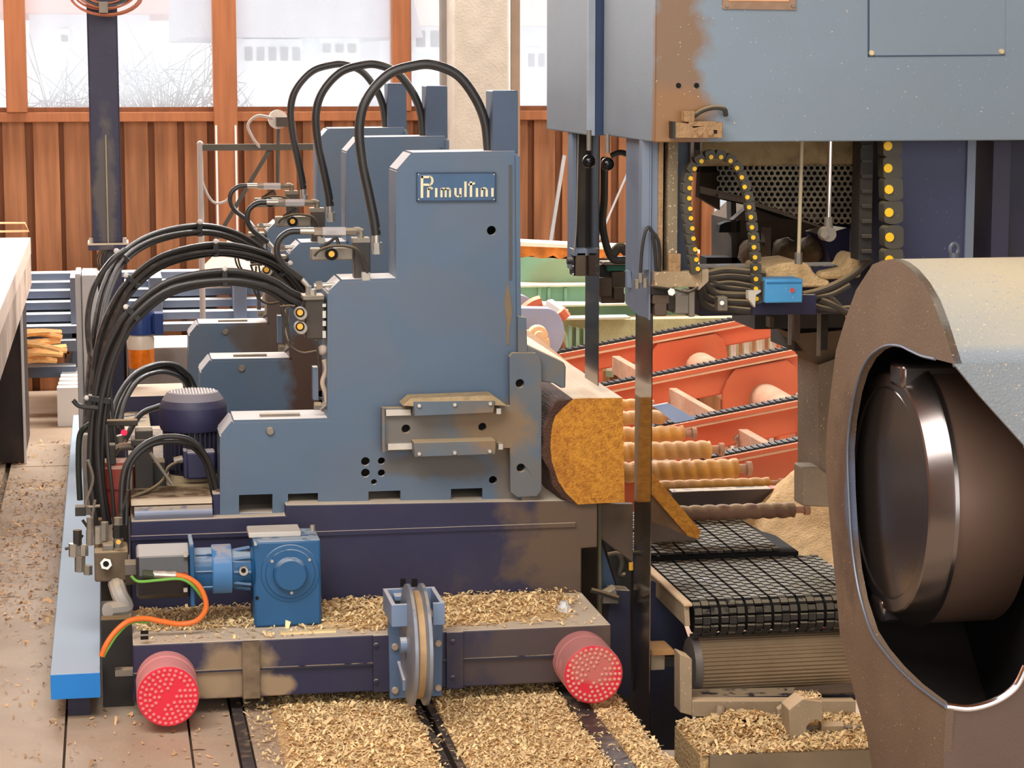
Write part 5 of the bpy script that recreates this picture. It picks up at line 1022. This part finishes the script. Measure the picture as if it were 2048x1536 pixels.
# ------------------------------------------------------------------ green machine behind, slabs on top
gn = thing('green_chain_deck', 'worn mint green chain deck between the headblocks and saw housings', 'machine', (P(1150, 700, 12.8).x, 13, -.5))
MB().plate([(1036, 512), (1160, 520), (1260, 524), (1420, 530), (1420, 574), (1036, 570)], 13.6, .25).build('deck_beam', greenp, gn, bevel=.006)
MB().plate([(1036, 570), (1420, 574), (1420, 610), (1036, 612)], 13.4, .2).build('deck_beam', greenp, gn, bevel=.006)
MB().plate([(1036, 609), (1600, 612), (1600, 645), (1036, 648)], 13.1, .2).build('deck_beam', greenp, gn, bevel=.006)
MB().plate([(1120, 640), (1175, 640), (1650, 632), (1650, 700), (1180, 745), (1160, 740)], 12.85, .2).build('deck_beam', mat('dusty_green', (176, 178, 132), .8, var=.15, vs=10, dust=.7, speck=.38), gn, bevel=.006)
for (x, y0, y1, Y) in ((1076, 574, 610, 13.38), (1095, 576, 610, 13.38), (1128, 576, 610, 13.38), (1080, 614, 640, 13.05), (1100, 616, 640, 13.05), (1137, 652, 720, 12.8), (1152, 656, 735, 12.8), (1167, 658, 735, 12.8)):
    MB().pbox(x, y0, x+7, y1, Y, .06).build('rib', greenp, gn, bevel=.003)
for (y, x0, x1, Y) in ((571, 1036, 1420, 13.35), (611, 1036, 1600, 13.0), (637, 1075, 1260, 12.75)):
    a = P(x0, y, Y); b = P(x1, y, Y); MB().box(a.x, b.x, Y-.02, Y+.12, a.z-.01, a.z).build('snowy_ledge', mat('pale_dust', (196, 198, 172), .9), gn)
for (x0, x1) in ((1190, 1200), (1225, 1235)): MB().tube([P(x0+8, 700, 12.9), P(x0-6, 748, 12.7)], .03, 4, 1).build('leg', greenp, gn)
MB().tube([P(1097, 606, 12.7), P(1130, 628, 12.6)], .03, 4, 1).build('white_arm', white, gn)
bl_ = thing('bark_covered_slab', 'orange bark-covered slab with a white sawn top lying on the green deck', 'slab', P(1100, 512, 13.6))
q = MB(); q.plate([(1036, 484), (1150, 490), (1260, 494), (1400, 500), (1400, 507), (1036, 492)], 13.55, .3); q.build('sawn_top', mat('white_wood', (244, 232, 214), .8), bl_)
q = MB(); pts = [(1036, 489)]+[(1400, 505)]+[(1400-i*14, 522-i*.35+random.uniform(-4, 4)) for i in range(27)]; q.plate(pts, 13.6, .2); q.build('bark_edge', mat('orange_bark', (214, 126, 56), .9, var=.4, vs=9, bump=1.2, bs=25, grime=.4, gcol=(110, 60, 30), gs=14), bl_)
o = thing('drive_cover', 'grey-violet round-ended drive cover in front of the green deck', 'cover', P(1085, 700, 12.2))
cvm = mat('violet_grey', (150, 158, 184), .6, var=.08, grime=.3, gcol=(176, 160, 140))
pts = [(1030, 616), (1095, 617)]+[(1095+34*math.cos(math.radians(a)), 665-48*math.sin(math.radians(a))) for a in range(80, -95, -15)]+[(1090, 712), (1030, 700)]
MB().plate(pts, 12.2, .12).build('cover_body', cvm, o, bevel=.01)
pts = [(1030, 592)]+[(1040+28*math.cos(math.radians(a)), 618-28*math.sin(math.radians(a))) for a in range(90, -5, -15)]+[(1030, 618)]
MB().plate(pts, 12.5, .1).build('rear_cover', cvm, o, bevel=.01)
MB().tube([P(1050, 622, 12.4), P(1066, 610, 12.4), P(1082, 604, 12.4)], .04, 8).build('red_link', redp, o); MB().tube([P(1120, 622, 12.35), P(1131, 636, 12.35)], .035, 8).build('red_link', redp, o)
q = MB(); q.lathe(P(1074, 670, 12.15), (0, -1, 0), [(0, m_px(22, 12)), (.05, m_px(20, 12)), (.05, m_px(12, 12)), (.09, m_px(11, 12)), (.09, m_px(5, 12))], 20); q.tube([P(1054, 690, 12.1), P(1098, 684, 12.1)], .03, 4, 1); q.build('bearing', mat('peach_casting', (236, 196, 150), .8), o)
o = MB().plate([(1052, 660), (1060, 662), (1180, 760), (1240, 800), (1105, 775), (1052, 700)], 11.4, .05).build('sloped_board', mat('pale_peach_board', (236, 208, 180), .8, stretch=(1, 20, 20), var=.1)); tag(o, 'pale sloped board behind the log top and the clamping jaw', 'board')
# ------------------------------------------------------------------ slat belt conveyor
bc = thing('slat_belt_conveyor', 'black plastic link belt conveyor curving over its front end beside the chipper', 'conveyor', P(1500, 1300, 7.5))
zt6 = P(1378, 1204, 7.35).z; xL = P(1378, 1204, 7.35).x; xR = P(1700, 1204, 7.35).x; lane = m_px(57.5, 7.35)
beltm = mat('belt_plastic', (48, 46, 44), .35, var=.1, dust=.6, dcol=(150, 140, 116)); Rc = .055; pitch = .028; nl = int((xR-xL)/lane)+1
def belt(n0, yfront, yback, z, xl, nlanes, curl):
    for l in range(nlanes):
        q = MB(); x0 = xl+l*lane+.004; cw_ = (lane-.008)/3
        pos = []
        y = yback
        while y > yfront: pos.append((y, z, 0)); y -= pitch
        if curl:
            s = 0; Ltot = math.pi*Rc*1.0
            while s < Ltot: a_ = s/Rc; pos.append((yfront-Rc*math.sin(a_), z-Rc+Rc*math.cos(a_), a_)); s += pitch
        for i, (yy, zz, a_) in enumerate(pos):
            ca, sa = math.cos(a_), math.sin(a_)
            for c in range(3):
                xa = x0+c*cw_+.0015; xb2 = x0+(c+1)*cw_-.0015; hx = .004; L2 = pitch*.42
                offs = [(-L2, 0), (L2, 0), (L2, .010), (-L2, .010)]
                if (i+c) % 2: offs = [(-L2, 0), (L2, 0), (L2*.7, .008), (-L2*.7, .008)]
                P4 = [(yy-ca*u_+sa*(-w2), zz-sa*u_+ca*w2) for (u_, w2) in offs]
                if curl and a_ > 0: P4 = [(yy-(ca*u_+sa*w2), zz-sa*u_+ca*w2) for (u_, w2) in offs]
                vs = [(xa, p[0], p[1]) for p in P4]+[(xb2, p[0], p[1]) for p in P4]
                q.add(vs, [(0, 1, 2, 3), (7, 6, 5, 4), (0, 4, 5, 1), (1, 5, 6, 2), (2, 6, 7, 3), (3, 7, 4, 0)])
        q.build('link_lane', beltm, bc, kind='stuff', angle=20)
belt(0, 7.35, 7.95, zt6, xL, nl, True)
belt(1, 7.95, 8.75, zt6+.03, xL-.05, nl-1, False)
MB().box(xL, xR, 7.36, 8.75, zt6-.02, zt6-.004).build('belt_bed', holem, bc)
MB().box(xL-.05, xR, 7.95, 8.75, zt6, zt6+.026).build('belt_bed', holem, bc)
MB().lathe((xL+.01, 7.35, zt6-Rc), (1, 0, 0), [(0, Rc*.9), (xR-xL, Rc*.9)], 20).build('nose_roller', holem, bc)
tan = mat('tan_frame', (168, 148, 120), .75, var=.12, vs=8, dust=.9, dcol=(226, 196, 156), speck=.32, grime=.3)
zz0 = P(1380, 1208, 7.28)
MB().px([(7.28, P(0, 1312, 7.28).z), (7.30, zt6+.0), (7.85, zt6+.015), (7.85, zt6-.06)], xL-.03, xL-.012).build('side_plate', tan, bc, bevel=.003)
MB().box(xL-.035, xL-.005, 7.28, 7.95, zt6+.0, zt6+.012).build('dust_ledge', mat('peach_dust', (232, 200, 160), .95, bump=.5), bc, bevel=.004)
# ribbed drum under the belt
YD = 7.34; Rd = m_px(62, YD)*1.05; cd_ = P(1390, 1330, YD+.04)
q = MB(); prof = []; N_ = 48; vs = []; 
for k in range(N_*4):
    a_ = 2*math.pi*k/(N_*4); r = Rd*(1 if k % 4 in (0, 1) else .955); vs.append((r*math.cos(a_), r*math.sin(a_)))
q.prism(vs, [], lambda a, b: (cd_.x, YD+.04+a, cd_.z+b), lambda a, b: (xR+.05, YD+.04+a, cd_.z+b))
dr = q.build('ribbed_drum', mat('drum_tan', (150, 128, 98), .6, .15, var=.12, vs=5, grime=.4), bc, angle=20)
MB().lathe((cd_.x-.02, YD+.04, cd_.z), (1, 0, 0), [(0, Rd*.9), (.022, Rd*1.02)], 36).build('drum_disc', mat('drum_side', (110, 104, 96), .5, .3), bc)
YT = 7.12
MB().plate([(1360, 1308), (1384, 1318), (1384, 1395), (1384, 1432), (1360, 1425)], YT, .08).build('frame_upright', tan, bc, bevel=.003)
MB().plate([(1384, 1402), (1712, 1402), (1712, 1432), (1384, 1434)], YT, .05).build('frame_rail', tan, bc, bevel=.003)
MB().plate([(1384, 1394), (1712, 1388), (1712, 1402), (1384, 1402)], YT+.06, .1).build('frame_rail', navydark, bc, bevel=.003)
MB().plate([(1600, 1382), (1712, 1374), (1712, 1385), (1596, 1388)], YT+.02, .05).build('frame_rail', dkbrown, bc)
MB().box(xL+.02, xR, YT+.16, YT+.2, -.5, P(1500, 1388, YT+.2).z).build('lower_panel', darkm, bc)
MB().tube([P(1442, 1412, YT-.01), P(1440, 1432, YT-.02), P(1438, 1460, YT-.02)], m_px(10, YT), 12).build('short_pipe', tan, bc)
for (x0, y0, x1, y1, mm) in ((1302, 1306, 1330, 1340, tan), (1330, 1316, 1362, 1334, darkm)): MB().pbox(x0, y0, x1, y1, 7.4, .1).build('shaft_block', mm, bc, bevel=.003)
MB().plate([(1302, 1300), (1345, 1298), (1358, 1310), (1302, 1312)], 7.38, .12).build('dust_ledge', mat('orange_saw', (200, 150, 96), .95, bump=.6), bc, bevel=.004)
# angled bracket and tray
ab = thing('tan_bracket', 'angled tan steel bracket topped with chips, left of the chipper hood', 'bracket', P(1605, 1480, 6.9))
MB().plate([(1578, 1420), (1606, 1398), (1646, 1404), (1646, 1440), (1624, 1440), (1614, 1452), (1614, 1480), (1580, 1482)], 6.88, .09).build('front_arm', tan, ab, bevel=.003)
MB().plate([(1556, 1420), (1600, 1386), (1612, 1388), (1612, 1398), (1580, 1422), (1572, 1448), (1556, 1462)], 7.05, .03).build('rear_arm', tan, ab, bevel=.003)
MB().cyl(P(1612, 1458, 6.95), P(1720, 1456, 6.95), .012, 10).build('shaft', dullsteel, ab); MB().tube([P(1640, 1453, 6.93), P(1684, 1452, 6.93)], .018, 6, 1).build('coupling', tan, ab)
tr = thing('chip_tray', 'steel tray heaped with wood chips in the lower right', 'tray', P(1550, 1536, 6.85))
zt7 = P(1400, 1500, 6.85).z
MB().plate([(1420, 1512), (1760, 1500), (1760, 1640), (1420, 1640)], 6.75, .02).build('front_wall', mat('tray_tan', (128, 110, 86), .75, var=.15, vs=6), tr)
MB().plate([(1376, 1478), (1428, 1514), (1428, 1640), (1376, 1640)], 6.95, .02).build('side_wall', navydark, tr)
tb = MB().box(P(1380, 1480, 6.9).x, P(1760, 1480, 6.9).x, 6.77, 7.1, -.5, P(1500, 1500, 6.8).z-.0).build('tray_floor', chipbed, tr)
# sawdust mounds (height fields)
def mound(name, label, x0, x1, y0, y1, fz, m, par=None, n=40):
    vs = []; 
    for j in range(n+1):
        for i in range(n+1):
            x = x0+(x1-x0)*i/n; y = y0+(y1-y0)*j/n; vs.append((x, y, fz(x, y)))
    fs = [(j*(n+1)+i, j*(n+1)+i+1, (j+1)*(n+1)+i+1, (j+1)*(n+1)+i) for j in range(n) for i in range(n)]
    o = MB().add(vs, fs).build(name, m, par, angle=80)
    if par is None: tag(o, label, 'sawdust', kind='stuff')
    return o
mx0 = P(1492, 1120, 8.1).x; mx1 = P(1760, 1120, 7.8).x
def mz(x, y):
    t = (x-mx0)/(mx1-mx0); u_ = (y-7.6)/1.2
    h = .0+.42*max(0, t)**.8*math.exp(-((u_-.75)/.33)**2)+.12*max(0, t)**.5*math.exp(-((u_-.2)/.3)**2)
    return P(1500, 1165, 7.9).z-.05+h+.012*noise.noise(Vector((x*14, y*14, 0)))+.004*noise.noise(Vector((x*50, y*50, 0)))
mound('sawdust_heap', 'fine tan sawdust heap behind the black link belt, left of the chipper hood', mx0+.0, mx1, 7.55, 8.8, mz, sawdust)
# ------------------------------------------------------------------ wood chips
def flakes(name, pts, size, m, label=None, par=None, cat='wood chips'):
    n = len(pts); pts = np.array(pts); L = size*np.random.lognormal(0, .35, n)*1.0; W = L*np.random.uniform(.22, .5, n)
    a = np.random.uniform(0, 2*np.pi, n); dx = np.stack([np.cos(a), np.sin(a), np.random.normal(0, .28, n)], 1); dy = np.stack([-np.sin(a), np.cos(a), np.random.normal(0, .3, n)], 1)
    cu = np.random.uniform(-.25, .45, n)
    V = np.zeros((n, 6, 3)); F = []
    for k, t in enumerate((-.5, 0, .5)):
        for s, sg2 in enumerate((-.5, .5)):
            w_ = W*(1 if t == 0 else .65)
            V[:, k*2+s] = pts+dx*(L*t)[:, None]+dy*(w_*sg2)[:, None]; V[:, k*2+s, 2] += (cu*L*(0 if t else 1))
    me = bpy.data.meshes.new(name); V = V.reshape(-1, 3); c = V.mean(0); V = V-c
    me.vertices.add(n*6); me.vertices.foreach_set('co', V.ravel())
    idx = np.arange(n)[:, None]*6+np.array([0, 1, 3, 2, 2, 3, 5, 4]); me.loops.add(n*8); me.loops.foreach_set('vertex_index', idx.ravel())
    me.polygons.add(n*2); me.polygons.foreach_set('loop_start', np.arange(n*2)*4); me.update(); me.validate(); me.materials.append(m)
    o = bpy.data.objects.new(name, me); C.objects.link(o); c = Vector(c); WO[o.name] = c; o['kind'] = 'stuff'
    if par is not None: o.parent = par; o.location = c-WO[par.name]
    else: o.location = c; tag(o, label, cat)
    return o
rnd = np.random.rand
xd0 = xs_floor[4]; bed = MB()
def bedz(x, y): return .004+.012*max(0, noise.noise(Vector((x*9, y*9, 3)))+.35)
vs = []; nx, ny = 90, 60
def onrail(x):
    return any(xs_floor[i]-.0 < x < xs_floor[i+1] for i in (4, 7, 9))
bx0 = P(590, 1500, 6.8).x
for i0, (xa, xb3) in enumerate(((xs_floor[6]-.03, xs_floor[7]), (xs_floor[8], xs_floor[9]), (xs_floor[10], X_edge-.01))):
    n2 = 40
    vs = [(xa+(xb3-xa)*i/n2, 5.8+1.75*j/n2, bedz(xa+(xb3-xa)*i/n2, 5.8+1.75*j/n2)*(0.2 if i in (0, n2) else 1)) for j in range(n2+1) for i in range(n2+1)]
    fs = [(j*(n2+1)+i, j*(n2+1)+i+1, (j+1)*(n2+1)+i+1, (j+1)*(n2+1)+i) for j in range(n2) for i in range(n2)]
    bed.add(vs, fs)
tag(bed.build('chip_bed', chipbed, None, angle=80), 'matted bed of chips between the foreground rails', 'wood chips', kind='stuff')
pts = []
while len(pts) < 21000:
    x = random.uniform(xs_floor[5], X_edge); y = 6.2+1.5*random.random()**1.2
    if onrail(x) and random.random() < .93: continue
    if x < xs_floor[6] and random.random() < .8: continue
    pts.append((x, y, bedz(x, y)+random.uniform(0, .008)))
flakes('loose_chips', pts, .0135, chipm, 'thick layer of pale wood chips on the deck in front of the carriage')
pts = [(random.uniform(-.9, xs_floor[5]), 6.2+random.random()**.8*6.5, .004+random.uniform(0, .003)) for _ in range(2600)]
pts += [(random.gauss(-.35, .18), random.uniform(8.5, 11.5), .004) for _ in range(1500)]
flakes('scattered_chips', pts, .015, mat('scattered_chip', (214, 172, 124), .85, island=.5), 'sparse wood chips scattered over the left deck plates')
# chips on the carriage ledge
pts = []
while len(pts) < 6500:
    x = random.uniform(e0.x+.02, e1.x-.02); y = random.uniform(YE+.01, Y0-.06); t = (x-e0.x)/(e1.x-e0.x)
    lim = YE+.16 if t < .45 else (YE+.05 if t < .75 else YE+.05+.25*(t-.75)/.25)
    if y < lim and random.random() < .9: continue
    if t > .95 and random.random() < .7: continue
    pts.append((x, y, zl+.003+random.random()**2*.02*(1 if t > .4 else .5)))
flakes('ledge_chips', pts, .015, chipm, 'wood chips lying on the end beam ledge of the carriage')
q = MB(); n2 = 50; xa, xb3, ya, yb2 = P(600, 1200, YE+.1).x, e1.x-.08, YE+.06, Y0-.05
vs = [(xa+(xb3-xa)*i/n2, ya+(yb2-ya)*j/n2, zl+max(-.004, .016*(noise.noise(Vector((i*.3, j*.3, 1)))+.45)*min(1, j/12, i/6, (n2-i)/6)-.002)) for j in range(n2+1) for i in range(n2+1)]
fs = [(j*(n2+1)+i, j*(n2+1)+i+1, (j+1)*(n2+1)+i+1, (j+1)*(n2+1)+i) for j in range(n2) for i in range(n2)]
tag(q.add(vs, fs).build('ledge_chip_bed', chipbed, None, angle=80), 'matted chips under the loose ones on the carriage ledge', 'wood chips', kind='stuff')
zt8 = P(1500, 1500, 6.8).z; pts = []
while len(pts) < 5200:
    x = random.uniform(P(1384, 1480, 6.9).x, P(1755, 1480, 6.9).x); y = random.uniform(6.76, 7.12); h = .05*math.exp(-((x-P(1490, 1460, 7).x)/.13)**2)*math.exp(-((y-7.02)/.09)**2)
    pts.append((x, y, zt8+h+random.uniform(0, .012)))
flakes('tray_chips', pts, .015, chipm, 'heap of wood chips in the lower right tray')
pts = [(random.uniform(P(1560, 1400, 6.9).x, P(1645, 1400, 6.9).x), random.uniform(6.89, 6.97), P(1600, 1399, 6.9).z+random.uniform(0, .004)) for _ in range(0)]
a = P(1608, 1399, 6.88); b = P(1645, 1404, 6.88)
pts = [(random.uniform(a.x, b.x), random.uniform(6.88, 6.97), a.z+.003-.0*0) for _ in range(90)]
flakes('bracket_chips', pts, .012, chipm, 'few chips lying on top of the tan bracket')
tag(MB().box(P(560, 1245, YE+.06).x, P(672, 1245, YE+.06).x, YE+.05, YE+.075, zl, zl+.006).build('wood_splinter', mat('splinter', (240, 214, 160), .7)), 'long pale wood splinter lying on the carriage ledge', 'splinter')
# ------------------------------------------------------------------ chipper hood and disc
XS = 1.95
ch = thing('chipper_hood', 'big rounded chipper hood, brown dusty side and pale dusty top, at the right edge', 'chipper hood', (2.4, 5.7, -.2))
def sx(p): v = PX(p[0], p[1], XS); return (v.y, v.z)
crest = [(1745, 529), (1765, 521), (1785, 518), (1803, 524), (1822, 538), (1845, 566), (1865, 600), (1882, 645), (1896, 690), (1908, 728)]
outer = [(1880, 1640), (1760, 1640), (1735, 1480), (1712, 1400), (1692, 1320), (1680, 1270), (1672, 1180), (1663, 1080), (1655, 990), (1651, 920), (1654, 850), (1662, 780), (1672, 700), (1690, 640), (1712, 580)]
innr = [(1892, 1414), (1865, 1395), (1830, 1368), (1795, 1334), (1765, 1298), (1742, 1262), (1722, 1200), (1710, 1140), (1702, 1070), (1697, 980), (1695, 900), (1700, 840), (1710, 785), (1722, 745), (1738, 716), (1755, 700), (1775, 691), (1800, 692), (1822, 702), (1844, 712), (1870, 718)]
# side plate: C shape split in quads between the outer and inner outlines
poly = [sx(p) for p in outer+crest]+[sx(p) for p in reversed(innr)]
MB().px(poly, XS, XS+.02).build('side_plate', mat('hood_brown', (120, 100, 80), .72, var=.12, vs=4, bump=.25, bs=170, speck=.3, grime=.35, gcol=(112, 90, 70), gs=2.5,
    stains=[(PX(1700, 1000, XS), (.1, .13, .3), (96, 76, 62), .8), (PX(1702, 985, XS), (.1, .05, .17), (96, 112, 140), .7)]), ch)
covm = mat('hood_cover', (146, 154, 158), .6, var=.08, vs=3, bump=.3, bs=150, dust=.68, dscale=95, dcol=(208, 190, 150), speck=.33, smoothdust=1)
q = MB(); cv = [sx(p) for p in outer+crest]; W9 = 1.1
vs = [(XS+.001, y, z) for y, z in cv]+[(XS+W9, y, z) for y, z in cv]; n = len(cv)
q.add(vs, [(i, i+1, n+i+1, n+i) for i in range(n-1)]); 
o = q.build('cover_shell', covm, ch, angle=75); cyy = sum(p[0] for p in cv)/n; czz = sum(p[1] for p in cv)/n; cw2 = [(cyy+(y-cyy)*.96, czz+(z-czz)*.95) for y, z in cv]; q2 = MB().add([(XS+.022, y, z) for y, z in cw2]+[(XS+W9, y, z) for y, z in cw2], [(i, i+1, n+i+1, n+i) for i in range(n-1)]  ); q2.build('inner_lining', mat('sooty_lining', (40, 32, 28), .8, var=.3, vs=6), ch, angle=75); m_ = o.modifiers.new('thickness', 'SOLIDIFY'); m_.thickness = .012; m_.offset = -1  # added inner shell, its dark colour paints the shade inside the hood
Yc, zc_ = cv[-1]
def fx(px_, py_): v = P(px_, py_, Yc); return (v.x, v.z)
a = (XS, zc_); MB().py([a, fx(1960, 792), fx(2050, 892), fx(2085, 1000), fx(2095, 1180), (XS+W9, fx(2095, 1180)[1]), (XS+W9, zc_)], Yc, Yc+.014).build('front_upper', covm, ch)
brp = mat('hood_brown_front', (112, 92, 80), .7, var=.12, vs=4, bump=.2, bs=170)
MB().py([fx(1892, 1414), fx(1940, 1418), fx(1990, 1404), fx(2030, 1376), fx(2052, 1335), fx(2095, 1181), (XS+W9, fx(2095, 1181)[1]), (XS+W9, fx(2095, 1640)[1]), fx(1882, 1640)], Yc, Yc+.014).build('front_lower', brp, ch)
MB().tube([P(1892, 1412, Yc), P(1940, 1416, Yc), P(1990, 1402, Yc), P(2030, 1374, Yc), P(2052, 1333, Yc)], .009, 10).build('steel_lip', chrome, ch)
edge = [PX(p[0], p[1], XS-.002) for p in innr]; MB().tube(edge, .004, 8).build('inner_lip', mat('grey_lip', (120, 126, 138), .4, .5), ch)
MB().px([(y*.97+.175, z*.97) for y, z in [sx(p) for p in outer+crest]], XS+.35, XS+.37).build('inner_wall', holem, ch)  # added black backing for the shade deep in the hood
q = MB(); ev = PX(1908, 512, 2.2); q.tube([PX(1908, 512, 2.2)+Vector((0, 0, m_px(14, 5.7)))+Vector((m_px(9, 5.7)*math.cos(t), 0, m_px(13, 5.7)*math.sin(t))) for t in [i*2*math.pi/12 for i in range(13)]], .0055, 8, 1)
q.cyl(PX(1908, 516, 2.2), PX(1908, 506, 2.2), .012, 10)
tag(q.build('lifting_eye', mat('grey_eye', (90, 96, 108), .5, .4)), 'grey lifting eye bolt on the crest of the chipper hood', 'eye bolt')
ds = thing('chipper_disc', 'large polished steel chipper disc inside the brown hood', 'chipper disc', (2.1, 5.83, .4))
cD = PX(1774, 985, 2.0); ztop = PX(1774, 750, 2.0).z; Rr = (ztop-PX(1774, 1230, 2.0).z)/2
steelD = mat('disc_steel', (136, 124, 116), .2, .9, var=.12, vs=2, bump=.02); stD2 = mat('disc_rim_steel', (140, 132, 128), .24, .95, var=.08, vs=3)
MB().lathe(cD, (1, 0, 0), [(.004, .0), (.004, Rr*.86), (.006, Rr*.87)], 96).build('disc_face', steelD, ds, angle=12)
MB().lathe(cD, (1, 0, 0), [(.006, Rr*.875), (.0, Rr*.885), (.0, Rr*.985), (.004, Rr), (.05, Rr*1.10), (.056, Rr*1.11), (.066, Rr*1.115)], 96).build('disc_rim', stD2, ds, angle=12)
MB().lathe(cD, (1, 0, 0), [(.066, Rr*1.09), (.26, Rr*1.09), (.26, Rr*.5)], 96).build('drum_body', mat('drum_dark', (124, 98, 82), .45, .35, var=.12, vs=3), ds)
for s, nm in ((1, 'knife_block'), (-1, 'knife_block')):
    zz = cD.z+s*Rr*1.02; yy = cD.y-.06*s
    MB().box(cD.x-.006, cD.x+.24, yy-.05, yy+.05, zz-.035, zz+.03).build(nm, stD2, ds, bevel=.012)
